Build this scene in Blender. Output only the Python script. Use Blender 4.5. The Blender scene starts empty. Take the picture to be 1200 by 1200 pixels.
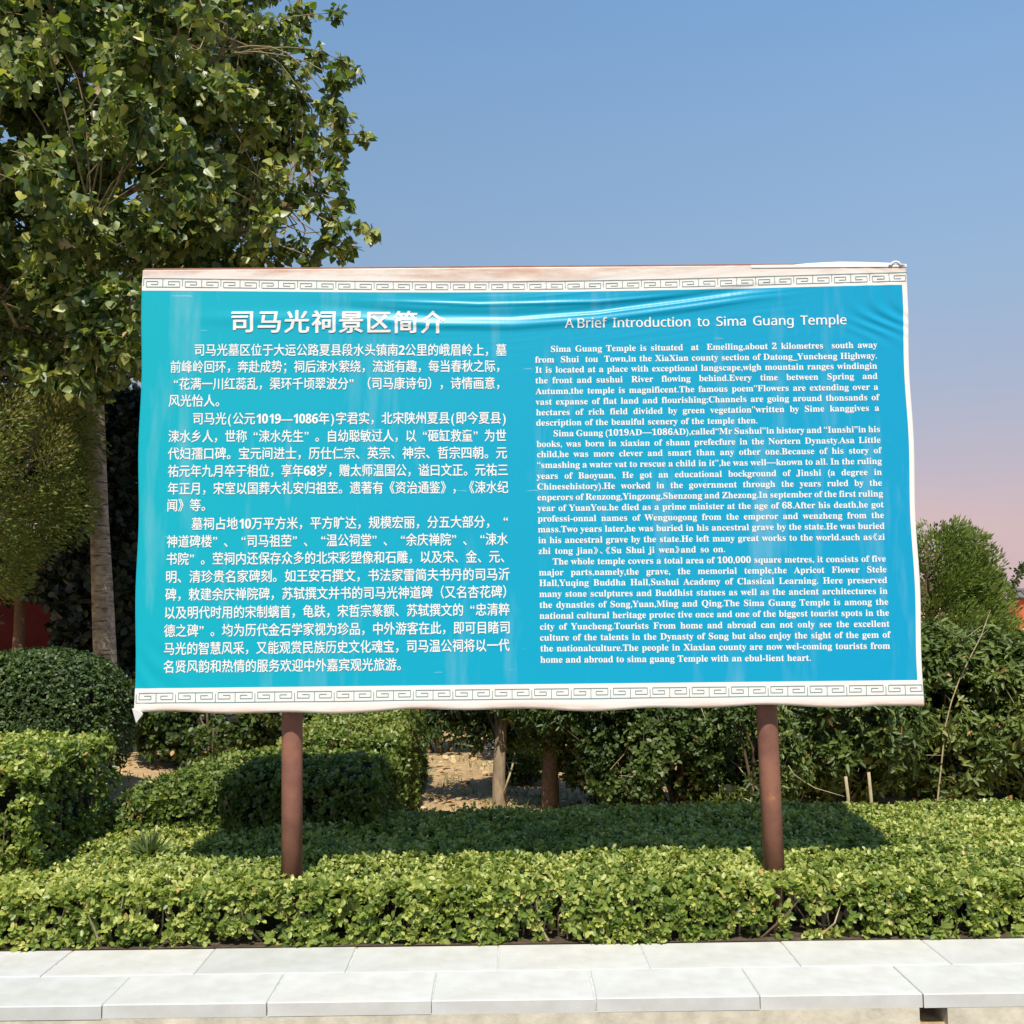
import bpy, math, random
import numpy as np
from mathutils import Matrix, Vector
random.seed(7)
RNG = np.random.default_rng(7)
sc = bpy.context.scene
COL = sc.collection

# ------------------------------------------------------------------ camera
CAM_H = 1.5
YAW, PITCH, ROLL, FPX = 0.0082, 0.0869, 0.0102, 1273.5     # focal length in pixels of a 1200 px frame
cy_, sy_ = math.cos(YAW), math.sin(YAW); cp_, sp_ = math.cos(PITCH), math.sin(PITCH)
_f = np.array([sy_*cp_, cy_*cp_, sp_]); _r0 = np.array([cy_, -sy_, 0.0]); _u0 = np.cross(_r0, _f)
_c, _s = math.cos(ROLL), math.sin(ROLL)
_r = _c*_r0 - _s*_u0; _u = _s*_r0 + _c*_u0
cam = bpy.data.cameras.new('camera'); camo = bpy.data.objects.new('camera', cam); COL.objects.link(camo)
cam.sensor_width = 36.0; cam.sensor_fit = 'HORIZONTAL'; cam.lens = 36.0*FPX/1200.0
cam.clip_start = 0.05; cam.clip_end = 3000
M = Matrix(((_r[0], _u[0], -_f[0], 0), (_r[1], _u[1], -_f[1], 0), (_r[2], _u[2], -_f[2], CAM_H), (0, 0, 0, 1)))
camo.matrix_world = M
sc.camera = camo
CAMP = np.array([0.0, 0.0, CAM_H])

def ray(px, py): return (px-600)/FPX*_r + (600-py)/FPX*_u + _f
def at(px, py, y):                      # the point of the plane "y metres ahead" seen at that place
    d = ray(px, py); return CAMP + d*(y/d[1])
def on(px, py, z=0.0):                  # the point at height z
    d = ray(px, py); return CAMP + d*((z-CAM_H)/d[2])
def project(P):
    d = P-CAMP; z = d@_f
    return 600+FPX*(d@_r)/z, 600-FPX*(d@_u)/z, z

# ------------------------------------------------------------------ sky, sun, exposure
SUN_TO = np.array([-0.045, -0.56, 0.83]); SUN_TO /= np.linalg.norm(SUN_TO)
world = bpy.data.worlds.new('World'); sc.world = world; world.use_nodes = True
wt = world.node_tree; wt.nodes.clear()
wo = wt.nodes.new('ShaderNodeOutputWorld'); wb = wt.nodes.new('ShaderNodeBackground')
sky = wt.nodes.new('ShaderNodeTexSky'); sky.sky_type = 'NISHITA'; sky.sun_disc = False
sky.sun_elevation = math.asin(SUN_TO[2]); sky.sun_rotation = math.atan2(SUN_TO[0], SUN_TO[1])
sky.air_density = 1.3; sky.dust_density = 2.5
tc = wt.nodes.new('ShaderNodeTexCoord'); sx = wt.nodes.new('ShaderNodeSeparateXYZ')
wt.links.new(tc.outputs['Generated'], sx.inputs[0])
rmp = wt.nodes.new('ShaderNodeValToRGB'); e = rmp.color_ramp
def lin(c): return [((v/255+.055)/1.055)**2.4 if v > 10 else v/255/12.92 for v in c]
stops = [(0.0, (216, 188, 194)), (0.07, (210, 184, 194)), (0.13, (190, 182, 200)), (0.20, (166, 182, 210)), (0.30, (152, 184, 219)), (0.48, (130, 172, 220)), (1.0, (84, 132, 196))]
while len(e.elements) < len(stops): e.elements.new(0.5)
for el, (p, c) in zip(e.elements, stops): el.position = p; el.color = (*lin(c), 1)
wt.links.new(sx.outputs['Z'], rmp.inputs[0])
nz = wt.nodes.new('ShaderNodeTexNoise'); nz.inputs['Scale'].default_value = 3.0; nz.inputs['Detail'].default_value = 4
mp = wt.nodes.new('ShaderNodeMapping'); mp.inputs['Scale'].default_value = (1, 1, 3.5)
wt.links.new(tc.outputs['Generated'], mp.inputs[0]); wt.links.new(mp.outputs[0], nz.inputs['Vector'])
hz = wt.nodes.new('ShaderNodeMapRange'); hz.inputs[1].default_value = .25; hz.inputs[2].default_value = .05   # thin pink haze bank low down
wt.links.new(sx.outputs['Z'], hz.inputs[0])
nr = wt.nodes.new('ShaderNodeMapRange'); nr.inputs[1].default_value = .45; nr.inputs[2].default_value = .75; nr.inputs[4].default_value = .7
wt.links.new(nz.outputs['Fac'], nr.inputs[0])
mm = wt.nodes.new('ShaderNodeMath'); mm.operation = 'MULTIPLY'; wt.links.new(hz.outputs[0], mm.inputs[0]); wt.links.new(nr.outputs[0], mm.inputs[1])
mxc = wt.nodes.new('ShaderNodeMixRGB'); mxc.inputs[2].default_value = (*lin((226, 192, 190)), 1)
wt.links.new(mm.outputs[0], mxc.inputs[0]); wt.links.new(rmp.outputs[0], mxc.inputs[1])
SKY_K = 8.0
hx = wt.nodes.new('ShaderNodeMapRange'); hx.inputs[1].default_value = -.45; hx.inputs[2].default_value = .35; hx.inputs[3].default_value = .84; hx.inputs[4].default_value = 1.03   # the air is greyer towards the left
wt.links.new(sx.outputs['X'], hx.inputs[0])
hv = wt.nodes.new('ShaderNodeVectorMath'); hv.operation = 'SCALE'; wt.links.new(mxc.outputs[0], hv.inputs[0]); wt.links.new(hx.outputs[0], hv.inputs['Scale'])
vs = wt.nodes.new('ShaderNodeVectorMath'); vs.operation = 'SCALE'; vs.inputs['Scale'].default_value = SKY_K
wt.links.new(hv.outputs[0], vs.inputs[0])
mix = wt.nodes.new('ShaderNodeMixRGB'); mix.inputs[0].default_value = 0.85
wt.links.new(sky.outputs[0], mix.inputs[1]); wt.links.new(vs.outputs[0], mix.inputs[2])
wt.links.new(mix.outputs[0], wb.inputs['Color']); wb.inputs['Strength'].default_value = 0.1
wt.links.new(wb.outputs[0], wo.inputs[0])

sl = bpy.data.lights.new('sun', 'SUN'); sl.energy = 4.6; sl.angle = math.radians(.55); sl.color = (1.0, .93, .80)
so = bpy.data.objects.new('sun', sl); COL.objects.link(so)
so.rotation_euler = Vector(SUN_TO).to_track_quat('Z', 'Y').to_euler(); so.location = (0, -5, 12)
sc.view_settings.view_transform = 'Standard'; sc.view_settings.look = 'None'
sc.view_settings.exposure = 0.3; sc.view_settings.gamma = 1; sc.view_settings.use_curve_mapping = False
sc.cycles.max_bounces = 8; sc.cycles.transparent_max_bounces = 8
sc.cycles.use_denoising = True

# ------------------------------------------------------------------ helpers
def tag(o, label=None, cat=None, group=None, kind=None):
    if label: o['label'] = label
    if cat: o['category'] = cat
    if group: o['group'] = group
    if kind: o['kind'] = kind
    return o
def link(name, data, parent=None):
    o = bpy.data.objects.new(name, data); COL.objects.link(o)
    if parent: o.parent = parent
    return o
def empty(name, loc=(0, 0, 0)):
    o = link(name, None); o.location = loc; o.empty_display_size = .2; return o
def setpar(o, p):                      # parent, keeping world coordinates of the mesh
    o.parent = p; o.matrix_parent_inverse = Matrix.Translation(-Vector(p.location)) if p.parent is None else Matrix()
    return o
class MB:
    def __init__(s): s.v = []; s.f = []; s.n = 0
    def add(s, V, F):
        V = np.asarray(V, float); s.v.append(V)
        for f in F: s.f.append([i+s.n for i in f])
        s.n += len(V)
    def box(s, a, b, bev=0.0):
        x0, y0, z0 = a; x1, y1, z1 = b
        if bev <= 0:
            V = [(x, y, z) for z in (z0, z1) for y in (y0, y1) for x in (x0, x1)]
            s.add(V, [(0, 2, 3, 1), (4, 5, 7, 6), (0, 1, 5, 4), (2, 6, 7, 3), (0, 4, 6, 2), (1, 3, 7, 5)]); return
        def ring(i, z): return [(x0+i, y0+i, z), (x1-i, y0+i, z), (x1-i, y1-i, z), (x0+i, y1-i, z)]
        V = ring(0, z0)+ring(0, z1-bev)+ring(bev, z1)
        F = [(3, 2, 1, 0), (8, 9, 10, 11)]
        for k in range(2):
            for i in range(4): j = (i+1) % 4; F.append((4*k+i, 4*k+j, 4*k+4+j, 4*k+4+i))
        s.add(V, F)
    def tube(s, pts, rad, n=8, cap=True):
        pts = np.asarray(pts, float); m = len(pts)
        rad = np.broadcast_to(rad, (m,)) if np.ndim(rad) == 0 else np.asarray(rad)
        T = np.gradient(pts, axis=0); T /= np.linalg.norm(T, axis=1)[:, None]+1e-9
        ref = np.array([0, 0, 1.0]) if abs(T[0][2]) < .8 else np.array([1.0, 0, 0])
        V = []
        for i in range(m):
            a = np.cross(T[i], ref); a /= np.linalg.norm(a)+1e-9; b = np.cross(T[i], a)
            for k in range(n):
                t = 2*math.pi*k/n; V.append(pts[i]+rad[i]*(math.cos(t)*a+math.sin(t)*b))
        F = [(i*n+k, i*n+(k+1) % n, (i+1)*n+(k+1) % n, (i+1)*n+k) for i in range(m-1) for k in range(n)]
        if cap: F += [tuple(range(n))[::-1], tuple((m-1)*n+k for k in range(n))]
        s.add(V, F)
    def mesh(s, name, mat, smooth=False):
        me = bpy.data.meshes.new(name)
        me.from_pydata(np.concatenate(s.v).tolist(), [], s.f); me.materials.append(mat)
        if smooth: me.polygons.foreach_set('use_smooth', np.ones(len(me.polygons), bool))
        me.update(); return me
    def build(s, name, mat, parent=None, smooth=False, kind=None):
        o = link(name, s.mesh(name, mat, smooth))
        if parent: setpar(o, parent)
        if kind: o['kind'] = kind
        return o

def fbm(X, Y, sc_=1.0, seed=0, octs=3):        # cheap smooth pseudo noise in about [-1, 1]
    r = np.random.default_rng(seed); out = 0; amp = 1; tot = 0
    for o in range(octs):
        for k in range(4):
            a = r.uniform(0, 2*math.pi); fq = sc_*(2.03**o)*r.uniform(.7, 1.3); ph = r.uniform(0, 6.28)
            out = out+amp*np.sin((X*math.cos(a)+Y*math.sin(a))*fq+ph)
        tot += amp*2.2; amp *= .55
    return out/tot

# ------------------------------------------------------------------ materials
def newmat(name):
    m = bpy.data.materials.new(name); m.use_nodes = True; nt = m.node_tree
    return m, nt, nt.nodes['Principled BSDF'], nt.nodes['Material Output']
def ramp(nt, src, stops, interp='LINEAR'):
    r = nt.nodes.new('ShaderNodeValToRGB'); r.color_ramp.interpolation = interp
    while len(r.color_ramp.elements) < len(stops): r.color_ramp.elements.new(.5)
    for el, (p, c) in zip(r.color_ramp.elements, stops): el.position = p; el.color = (*c, 1)
    nt.links.new(src, r.inputs[0]); return r
def noise(nt, scale, detail=4, rough=.55, coord='Object', mapping=None):
    t = nt.nodes.new('ShaderNodeTexCoord'); n = nt.nodes.new('ShaderNodeTexNoise')
    n.inputs['Scale'].default_value = scale; n.inputs['Detail'].default_value = detail; n.inputs['Roughness'].default_value = rough
    if mapping:
        m = nt.nodes.new('ShaderNodeMapping'); m.inputs['Scale'].default_value = mapping
        nt.links.new(t.outputs[coord], m.inputs[0]); nt.links.new(m.outputs[0], n.inputs['Vector'])
    else: nt.links.new(t.outputs[coord], n.inputs['Vector'])
    return n
def bump(nt, bs, src, strength, dist=.01):
    b = nt.nodes.new('ShaderNodeBump'); b.inputs['Strength'].default_value = strength; b.inputs['Distance'].default_value = dist
    nt.links.new(src, b.inputs['Height']); nt.links.new(b.outputs[0], bs.inputs['Normal']); return b
def mixc(nt, fac, a, b, mode='MIX'):
    m = nt.nodes.new('ShaderNodeMixRGB'); m.blend_type = mode
    for i, v in ((0, fac), (1, a), (2, b)):
        if isinstance(v, (int, float)): m.inputs[i].default_value = v
        elif isinstance(v, tuple): m.inputs[i].default_value = (*v, 1)
        else: nt.links.new(v, m.inputs[i])
    return m
def leafmat(name, stops, transl=.3, rough=.45, spec=.5, tcol=None):
    m, nt, bs, out = newmat(name)
    at_ = nt.nodes.new('ShaderNodeAttribute'); at_.attribute_name = 'tint'
    r = ramp(nt, at_.outputs['Fac'], stops)
    nt.links.new(r.outputs[0], bs.inputs['Base Color']); bs.inputs['Roughness'].default_value = rough
    bs.inputs['Specular IOR Level'].default_value = spec
    tr = nt.nodes.new('ShaderNodeBsdfTranslucent')
    t2 = mixc(nt, 1.0, r.outputs[0], tcol or (1.5, 1.6, .6), 'MULTIPLY'); nt.links.new(t2.outputs[0], tr.inputs['Color'])
    mx = nt.nodes.new('ShaderNodeMixShader'); mx.inputs[0].default_value = transl
    nt.links.new(bs.outputs[0], mx.inputs[1]); nt.links.new(tr.outputs[0], mx.inputs[2]); nt.links.new(mx.outputs[0], out.inputs[0])
    return m
def simple(name, col, rough=.8, nscale=None, var=.3, bumpk=0, spec=.3, mapping=None):
    m, nt, bs, out = newmat(name); bs.inputs['Roughness'].default_value = rough; bs.inputs['Specular IOR Level'].default_value = spec
    if nscale:
        n = noise(nt, nscale, 6, .6, mapping=mapping)
        r = ramp(nt, n.outputs['Fac'], [(.3, tuple(c*(1-var) for c in col)), (.7, tuple(min(1, c*(1+var)) for c in col))])
        nt.links.new(r.outputs[0], bs.inputs['Base Color'])
        if bumpk: bump(nt, bs, n.outputs['Fac'], bumpk)
    else: bs.inputs['Base Color'].default_value = (*col, 1)
    return m

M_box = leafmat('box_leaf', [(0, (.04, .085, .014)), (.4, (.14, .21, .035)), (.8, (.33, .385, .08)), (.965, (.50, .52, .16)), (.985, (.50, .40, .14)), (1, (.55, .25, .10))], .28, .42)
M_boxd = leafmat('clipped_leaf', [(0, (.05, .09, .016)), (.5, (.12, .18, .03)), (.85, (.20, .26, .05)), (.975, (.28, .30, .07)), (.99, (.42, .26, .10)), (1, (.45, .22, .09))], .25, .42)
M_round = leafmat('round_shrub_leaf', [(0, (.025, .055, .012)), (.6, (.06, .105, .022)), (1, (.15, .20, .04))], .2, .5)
M_pop = leafmat('poplar_leaf', [(0, (.024, .055, .016)), (.45, (.085, .135, .034)), (.78, (.26, .30, .09)), (.93, (.44, .45, .13)), (.97, (.44, .42, .10)), (.985, (.42, .42, .24)), (1, (.50, .40, .24))], .28, .40, .5, (1.6, 1.8, .5))
M_jun = leafmat('juniper_spray', [(0, (.035, .055, .014)), (.4, (.10, .14, .03)), (.8, (.20, .23, .055)), (.95, (.30, .27, .09)), (1, (.30, .19, .10))], .2, .7, .2)
M_jun2 = leafmat('cypress_spray', [(0, (.04, .07, .015)), (.5, (.12, .18, .035)), (.9, (.21, .27, .06)), (1, (.28, .24, .10))], .2, .7, .2)
M_leafshade = leafmat('shaded_thicket_leaf', [(0, (.012, .022, .012)), (.7, (.022, .036, .016)), (1, (.05, .07, .025))], .12, .55)  # near-black greens put the poplar's shade into the leaf colour
M_shr = leafmat('evergreen_leaf', [(0, (.03, .065, .014)), (.5, (.08, .125, .026)), (.85, (.15, .20, .04)), (.97, (.24, .26, .07)), (.985, (.42, .24, .10)), (1, (.48, .25, .1))], .25, .48)
M_core = simple('core_shade', (.022, .022, .012), .95, 30, .5)  # dark filler colour standing in for the shade inside the foliage
M_stem = simple('woody_stem', (.16, .11, .07), .9, 40, .4)
M_ptwig = simple('poplar_twig', (.27, .215, .12), .85, 20, .3)
M_bark2 = simple('grey_brown_bark', (.27, .21, .14), .9, 30, .35, .5, mapping=(1, 1, .3))
M_twig = simple('pale_twig', (.40, .33, .20), .8, 20, .3)
M_lit = leafmat('dry_leaf', [(0, (.26, .15, .07)), (.5, (.52, .36, .17)), (1, (.72, .58, .34))], .15, .7, .2, (1.2, 1, .6))
M_grass = leafmat('weed_blade', [(0, (.07, .12, .03)), (1, (.22, .28, .10))], .3, .6)

# poplar bark: pale with dark horizontal scars
M_bark, nt, bs, _ = newmat('poplar_bark')
n1 = noise(nt, 9, 6, .65, mapping=(1, 1, 1.6)); n2 = noise(nt, 16, 3, .5, mapping=(.35, .35, 2.6))
r1 = ramp(nt, n1.outputs['Fac'], [(.3, (.13, .105, .075)), (.55, (.33, .27, .19)), (.75, (.55, .47, .34))])
r2 = ramp(nt, n2.outputs['Fac'], [(.34, (.15, .12, .1)), (.44, (1, 1, 1))])
mxb = mixc(nt, 1.0, r1.outputs[0], r2.outputs[0], 'MULTIPLY'); nt.links.new(mxb.outputs[0], bs.inputs['Base Color'])
bs.inputs['Roughness'].default_value = .9; bump(nt, bs, n1.outputs['Fac'], .6, .02)

# soil, stone
M_soil, nt, bs, _ = newmat('dry_soil')
n1 = noise(nt, .9, 5); n2 = noise(nt, 14, 8, .7); n3 = noise(nt, 90, 3)
r1 = ramp(nt, n1.outputs['Fac'], [(.35, (.52, .37, .20)), (.58, (.62, .46, .27)), (.80, (.42, .37, .17))])
r2 = ramp(nt, n2.outputs['Fac'], [(.3, (.62, .58, .52)), (.55, (1.05, 1.0, .95))])
mxb = mixc(nt, 1.0, r1.outputs[0], r2.outputs[0], 'MULTIPLY'); nt.links.new(mxb.outputs[0], bs.inputs['Base Color'])
ad = nt.nodes.new('ShaderNodeMath'); nt.links.new(n2.outputs['Fac'], ad.inputs[0]); nt.links.new(n3.outputs['Fac'], ad.inputs[1])
bs.inputs['Roughness'].default_value = .95; bump(nt, bs, ad.outputs[0], .8, .03)
M_slab, nt, bs, _ = newmat('pale_stone_slab')
n1 = noise(nt, 5, 6, .6); n2 = noise(nt, 220, 3, .7); n3 = noise(nt, 1.7, 4)
oi = nt.nodes.new('ShaderNodeObjectInfo')
r0 = ramp(nt, oi.outputs['Random'], [(0, (.56, .58, .58)), (.5, (.63, .635, .62)), (1, (.60, .61, .615))])
r1 = ramp(nt, n1.outputs['Fac'], [(.3, (.86, .85, .82)), (.6, (1.02, 1.02, 1.02))])
r2 = ramp(nt, n2.outputs['Fac'], [(.30, (.78, .77, .75)), (.42, (1, 1, 1))])
r3 = ramp(nt, n3.outputs['Fac'], [(.36, (.86, .84, .79)), (.56, (1, 1, 1))])
a = mixc(nt, 1.0, r0.outputs[0], r1.outputs[0], 'MULTIPLY'); a = mixc(nt, 1.0, a.outputs[0], r2.outputs[0], 'MULTIPLY'); a = mixc(nt, 1.0, a.outputs[0], r3.outputs[0], 'MULTIPLY')
nt.links.new(a.outputs[0], bs.inputs['Base Color']); bs.inputs['Roughness'].default_value = .75; bs.inputs['Specular IOR Level'].default_value = .3
bump(nt, bs, n2.outputs['Fac'], .25, .003)
M_cem = simple('cream_mortar', (.58, .53, .42), .9, 12, .22, .5)
M_road = simple('road_asphalt', (.07, .07, .068), .9, 60, .3, .4)

# rust
M_rust, nt, bs, _ = newmat('rusty_paint')
n1 = noise(nt, 7, 7, .65); n2 = noise(nt, 60, 4, .6)
r1 = ramp(nt, n1.outputs['Fac'], [(.30, (.17, .075, .052)), (.5, (.235, .105, .073)), (.64, (.29, .13, .08)), (.73, (.50, .20, .08))])
nt.links.new(r1.outputs[0], bs.inputs['Base Color']); bs.inputs['Roughness'].default_value = .62; bs.inputs['Specular IOR Level'].default_value = .3
bump(nt, bs, n2.outputs['Fac'], .35, .002)
M_white, nt, bs, _ = newmat('white_print')
bs.inputs['Base Color'].default_value = (.83, .83, .81, 1); bs.inputs['Roughness'].default_value = .38
M_ink = simple('fret_ink', (.17, .27, .29), .45)

# ------------------------------------------------------------------ ground sheet and paving
Y0, Y1, Y2 = 4.311, 4.647, 4.990
def cluster_axis(lo, hi, step, far, g=1.35):
    a = list(np.arange(lo, hi+1e-6, step)); s = step; x = hi
    while x < far: s *= g; x += s; a.append(x)
    x = lo; s = step; pre = []
    while x > -far: s *= g; x -= s; pre.append(x)
    return np.array(sorted(pre)+a)
gx = cluster_axis(-5, 5, .08, 1500)
gy = np.concatenate([[-1500, -400, -100, -30, -8, 0, 3, Y0+.03, Y0+.031, Y2-.004, Y2-.003], cluster_axis(5.05, 15, .08, 1500)[lambda a: a > 5.0] if False else np.array([v for v in cluster_axis(5.05, 15, .08, 1500) if v > 5.0])])
GX, GY = np.meshgrid(gx, gy)
mound = on(165, 900)
def ground_h(X, Y):
    w = np.clip((Y-6.6)/1.5, 0, 1)*np.clip((40-Y)/20, 0, 1)
    h = w*(.035*fbm(X, Y, 2.2, 3)+.018*fbm(X, Y, 9, 4))-.004
    h = h+.13*np.exp(-(((X-mound[0])/.55)**2+((Y-mound[1])/.7)**2))
    return h
GZ = ground_h(GX, GY)
GZ = np.where(GY < Y0+.0305, -.17, np.where(GY < Y2-.0035, -.12, GZ))
V = np.stack([GX.ravel(), GY.ravel(), GZ.ravel()], 1); nx_ = len(gx); ny_ = len(gy)
F = [(j*nx_+i, j*nx_+i+1, (j+1)*nx_+i+1, (j+1)*nx_+i) for j in range(ny_-1) for i in range(nx_-1)]
g = MB(); g.add(V, F); go = g.build('ground', M_soil, smooth=True); tag(go, kind='structure')
rd = MB(); rd.add([(-60, -40, -.162), (60, -40, -.162), (60, Y0+.026, -.162), (-60, Y0+.026, -.162)], [(0, 1, 2, 3)])
tag(rd.build('road', M_road), kind='structure')
pave = MB()
hx0 = on(1087, 1190, -.05)[0]; hx1 = on(1121, 1190, -.05)[0]
pave.box((-9, Y0+.002, -.17), (hx0, Y2-.006, -.052)); pave.box((hx1, Y0+.002, -.17), (9, Y2-.006, -.052)); pave.box((hx0, Y0+.20, -.17), (hx1, Y2-.006, -.052))
po = pave.build('pavement', M_cem); tag(po, kind='structure')
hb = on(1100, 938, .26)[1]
bd = MB(); bd.add([(-4.6, Y2-.001, .003), (5.0, Y2-.001, .003), (5.0, hb-.06, .003), (-4.6, hb-.06, .003)], [(0, 1, 2, 3)])  # added dark sheet, painting the hedge's shade on the soil
tag(bd.build('bed_shade_sheet', simple('hedge_shade_soil', (.085, .062, .04), .95, 25, .5, .8)), kind='structure')
SW = .629
def slab_mesh(w, d, seed):
    s = MB(); r = random.Random(seed); bev = .0035
    s.box((0, 0, -.052), (w, d, 0), bev); return s.mesh('paving_slab', M_slab)
for row, (xa, ya, yb) in enumerate(((-1.9272, Y1, Y2), (-1.5501, Y0, Y1))):
    me = slab_mesh(SW-.005, yb-ya-.003, row)
    for j in range(-8, 13):
        o = link('paving_slab', me, po); r = random.Random(row*100+j)
        o.location = (xa+j*SW+.003+r.uniform(-.002, .002), ya+.002+r.uniform(-.003, .002), r.uniform(-.0012, .001))
        o.rotation_euler = (r.uniform(-.003, .003), r.uniform(-.0025, .0025), r.uniform(-.002, .002))
# mortar under the joints so that they read as thin recessed lines
jm = MB(); jm.box((-7, Y0+.02, -.050), (8, Y2-.01, -.006)); jo = jm.build('mortar_bed', simple('joint_mortar', (.56, .57, .56), .95, 30, .3), po)

# ------------------------------------------------------------------ information board
BD = 5.131                                    # distance of the banner plane
BX0, BX1, BZ0, BZ1 = -1.7255, 1.9625, 1.026, 3.134
WB, HB = BX1-BX0, BZ1-BZ0
board = empty('information_board', ((BX0+BX1)/2, BD, 0))
tag(board, 'big turquoise bilingual information banner on two rusty red-brown posts standing in the low hedge', 'information board')

def fold_line(x, pts):
    xs = [at(a, b, BD)[0] for a, b in pts]; zs = [at(a, b, BD)[2] for a, b in pts]
    return np.interp(x, xs, zs)
F1 = [(169, 352), (300, 362), (400, 370), (500, 379), (600, 380), (700, 373), (800, 360), (880, 349), (1000, 338), (1060, 333)]
F2 = [(169, 344), (300, 348), (450, 352), (560, 356), (700, 353), (820, 343), (1060, 334)]
F3 = [(169, 372), (350, 374), (450, 384), (560, 394), (700, 384), (820, 372), (900, 362), (1060, 352)]
def cx_(px): return at(px, 380, BD)[0]
def smooth(x, a, b): t = np.clip((x-a)/(b-a), 0, 1); return t*t*(3-2*t)
def disp(x, z):                                # how far the cloth bulges towards the viewer
    w1 = smooth(x, cx_(330), cx_(500))*(1-smooth(x, cx_(820), cx_(960)))
    w2 = smooth(x, cx_(400), cx_(540))*(1-smooth(x, cx_(700), cx_(860)))
    d = .0068*w1*np.exp(-((z-fold_line(x, F1)+.006)/.019)**2)
    d = d+.0045*w1*np.exp(-((z-fold_line(x, F1)-.022)/.010)**2)*smooth(x, cx_(500), cx_(760))
    d = d+.0038*w2*np.exp(-((z-fold_line(x, F2)+.004)/.010)**2)
    d = d-.006*w1*np.exp(-((z-fold_line(x, F1)-.045)/.022)**2)
    wl = smooth(x, cx_(180), cx_(330))*(1-smooth(x, cx_(420), cx_(520)))
    d = d+.004*wl*np.exp(-((z-fold_line(x, F3))/.03)**2)
    top = np.clip((z-(BZ1-.75))/.7, 0, 1)**1.5
    mid = smooth(x, cx_(380), cx_(560))*(1-smooth(x, cx_(850), cx_(1000)))
    d = d+top*mid*.0011*fbm(x*.55+z*.1, (z-fold_line(x, F1))*9, 9, 11, 3)
    d = d+.0016*fbm(x, z*.5, 2.2, 12, 2)
    cr = np.exp(-(((x-BX1+.12)/.14)**2+((z-BZ1+.22)/.16)**2))      # crumple in the top right corner
    d = d+cr*.0030*np.sin((x*.8+z*1.0)*70+3*np.sin(z*20))
    c2 = np.exp(-(((x-BX0-.10)/.13)**2+((z-BZ0-.16)/.16)**2)); d = d+c2*.0016*np.sin((x*1.0+z*.8)*60+2*np.sin(x*18))
    for k_, px_n in enumerate((250, 410, 470, 640, 760, 860, 990)):   # pull marks under the fixings of the top hem
        xn = cx_(px_n); d = d+.0011*np.exp(-((x-xn-.1*(BZ1-z)*(-1)**k_)/.012)**2)*np.exp(-((BZ1-z)/.16))
    return d
def hang(a, b):                                # sag of the print along the top, waves along the bottom
    s = -.030*np.sin(np.pi*np.clip(a, 0, 1))**1.2*np.exp(-((BZ1-.05-b)/.09)**2*(b < BZ1-.05))*smooth(b, BZ1+.001, BZ1-.03)
    wv = (.006*np.sin(a*17+1)+.005*np.sin(a*41))*np.exp(-((b-BZ0)/.03)**2)
    return s+wv
def W(a, b):                                   # printed coordinates -> place on the cloth
    a = np.asarray(a, float); b = np.asarray(b, float)
    x = BX0+WB*a; z = b+hang(a, b)
    x = x+np.where(a < .5, -1, 1)*.004*np.sin(b*9)*(np.minimum(a, 1-a) < .03)
    y = BD-disp(x, z)
    return x, y, z
nu, nv = 420, 300
A = np.linspace(0, 1, nu); Bv = np.concatenate([np.linspace(BZ0, BZ0+.12, 16)[:-1], np.linspace(BZ0+.12, BZ1-.55, 90)[:-1], np.linspace(BZ1-.55, BZ1, 175)])
AA, BB = np.meshgrid(A, Bv); x, y, z = W(AA, BB)
# roll the cloth round the frame: extra rings behind each edge
edge = [(-.004, .010), (-.002, .022), (.010, .028)]
rows = [np.stack([x[0], y[0]+dy, z[0]+dz-0.002], 1) for dz, dy in edge[::-1]]+[np.stack([x[j], y[j], z[j]], 1) for j in range(len(Bv))]+[np.stack([x[-1], y[-1]+dy, z[-1]-dz*.6], 1) for dz, dy in edge]
rows = np.array(rows)
left = np.stack([rows[:, 0]+np.array([dz, dy, 0]) for dz, dy in edge[::-1]], 1); right = np.stack([rows[:, -1]+np.array([-dz, dy, 0]) for dz, dy in edge], 1)
G = np.concatenate([left, rows, right], 1); nr_, nc_ = G.shape[:2]
bn = MB(); bn.add(G.reshape(-1, 3), [(j*nc_+i, j*nc_+i+1, (j+1)*nc_+i+1, (j+1)*nc_+i) for j in range(nr_-1) for i in range(nc_-1)])
TEAL_T, TEAL_B = BZ1-.100, BZ0+.112
M_ban, nt, bs, _ = newmat('printed_banner')
# printed zones are read from a UV map laid out on the flat print
uvn = nt.nodes.new('ShaderNodeUVMap'); uvn.uv_map = 'print'; su = nt.nodes.new('ShaderNodeSeparateXYZ'); nt.links.new(uvn.outputs[0], su.inputs[0])
ru = nt.nodes.new('ShaderNodeValToRGB'); e = ru.color_ramp
cs = [(0, (.0, .40, .50)), (.3, (.0, .365, .52)), (.6, (.0, .335, .54)), (1, (.0, .32, .55))]
while len(e.elements) < 4: e.elements.new(.5)
for el, (p, c) in zip(e.elements, cs): el.position = p; el.color = (*c, 1)
nt.links.new(su.outputs[0], ru.inputs[0])
def step(src, val, inv=False):
    mth = nt.nodes.new('ShaderNodeMath'); mth.operation = 'LESS_THAN' if inv else 'GREATER_THAN'
    nt.links.new(src, mth.inputs[0]); mth.inputs[1].default_value = val; return mth.outputs[0]
def mul(a, b):
    mth = nt.nodes.new('ShaderNodeMath'); mth.operation = 'MULTIPLY'; nt.links.new(a, mth.inputs[0]); nt.links.new(b, mth.inputs[1]); return mth.outputs[0]
vB = (TEAL_B-BZ0)/HB; vT = (TEAL_T-BZ0)/HB
inside = mul(mul(step(su.outputs[1], vB), step(su.outputs[1], vT, True)), step(su.outputs[0], .9935, True))
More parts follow.
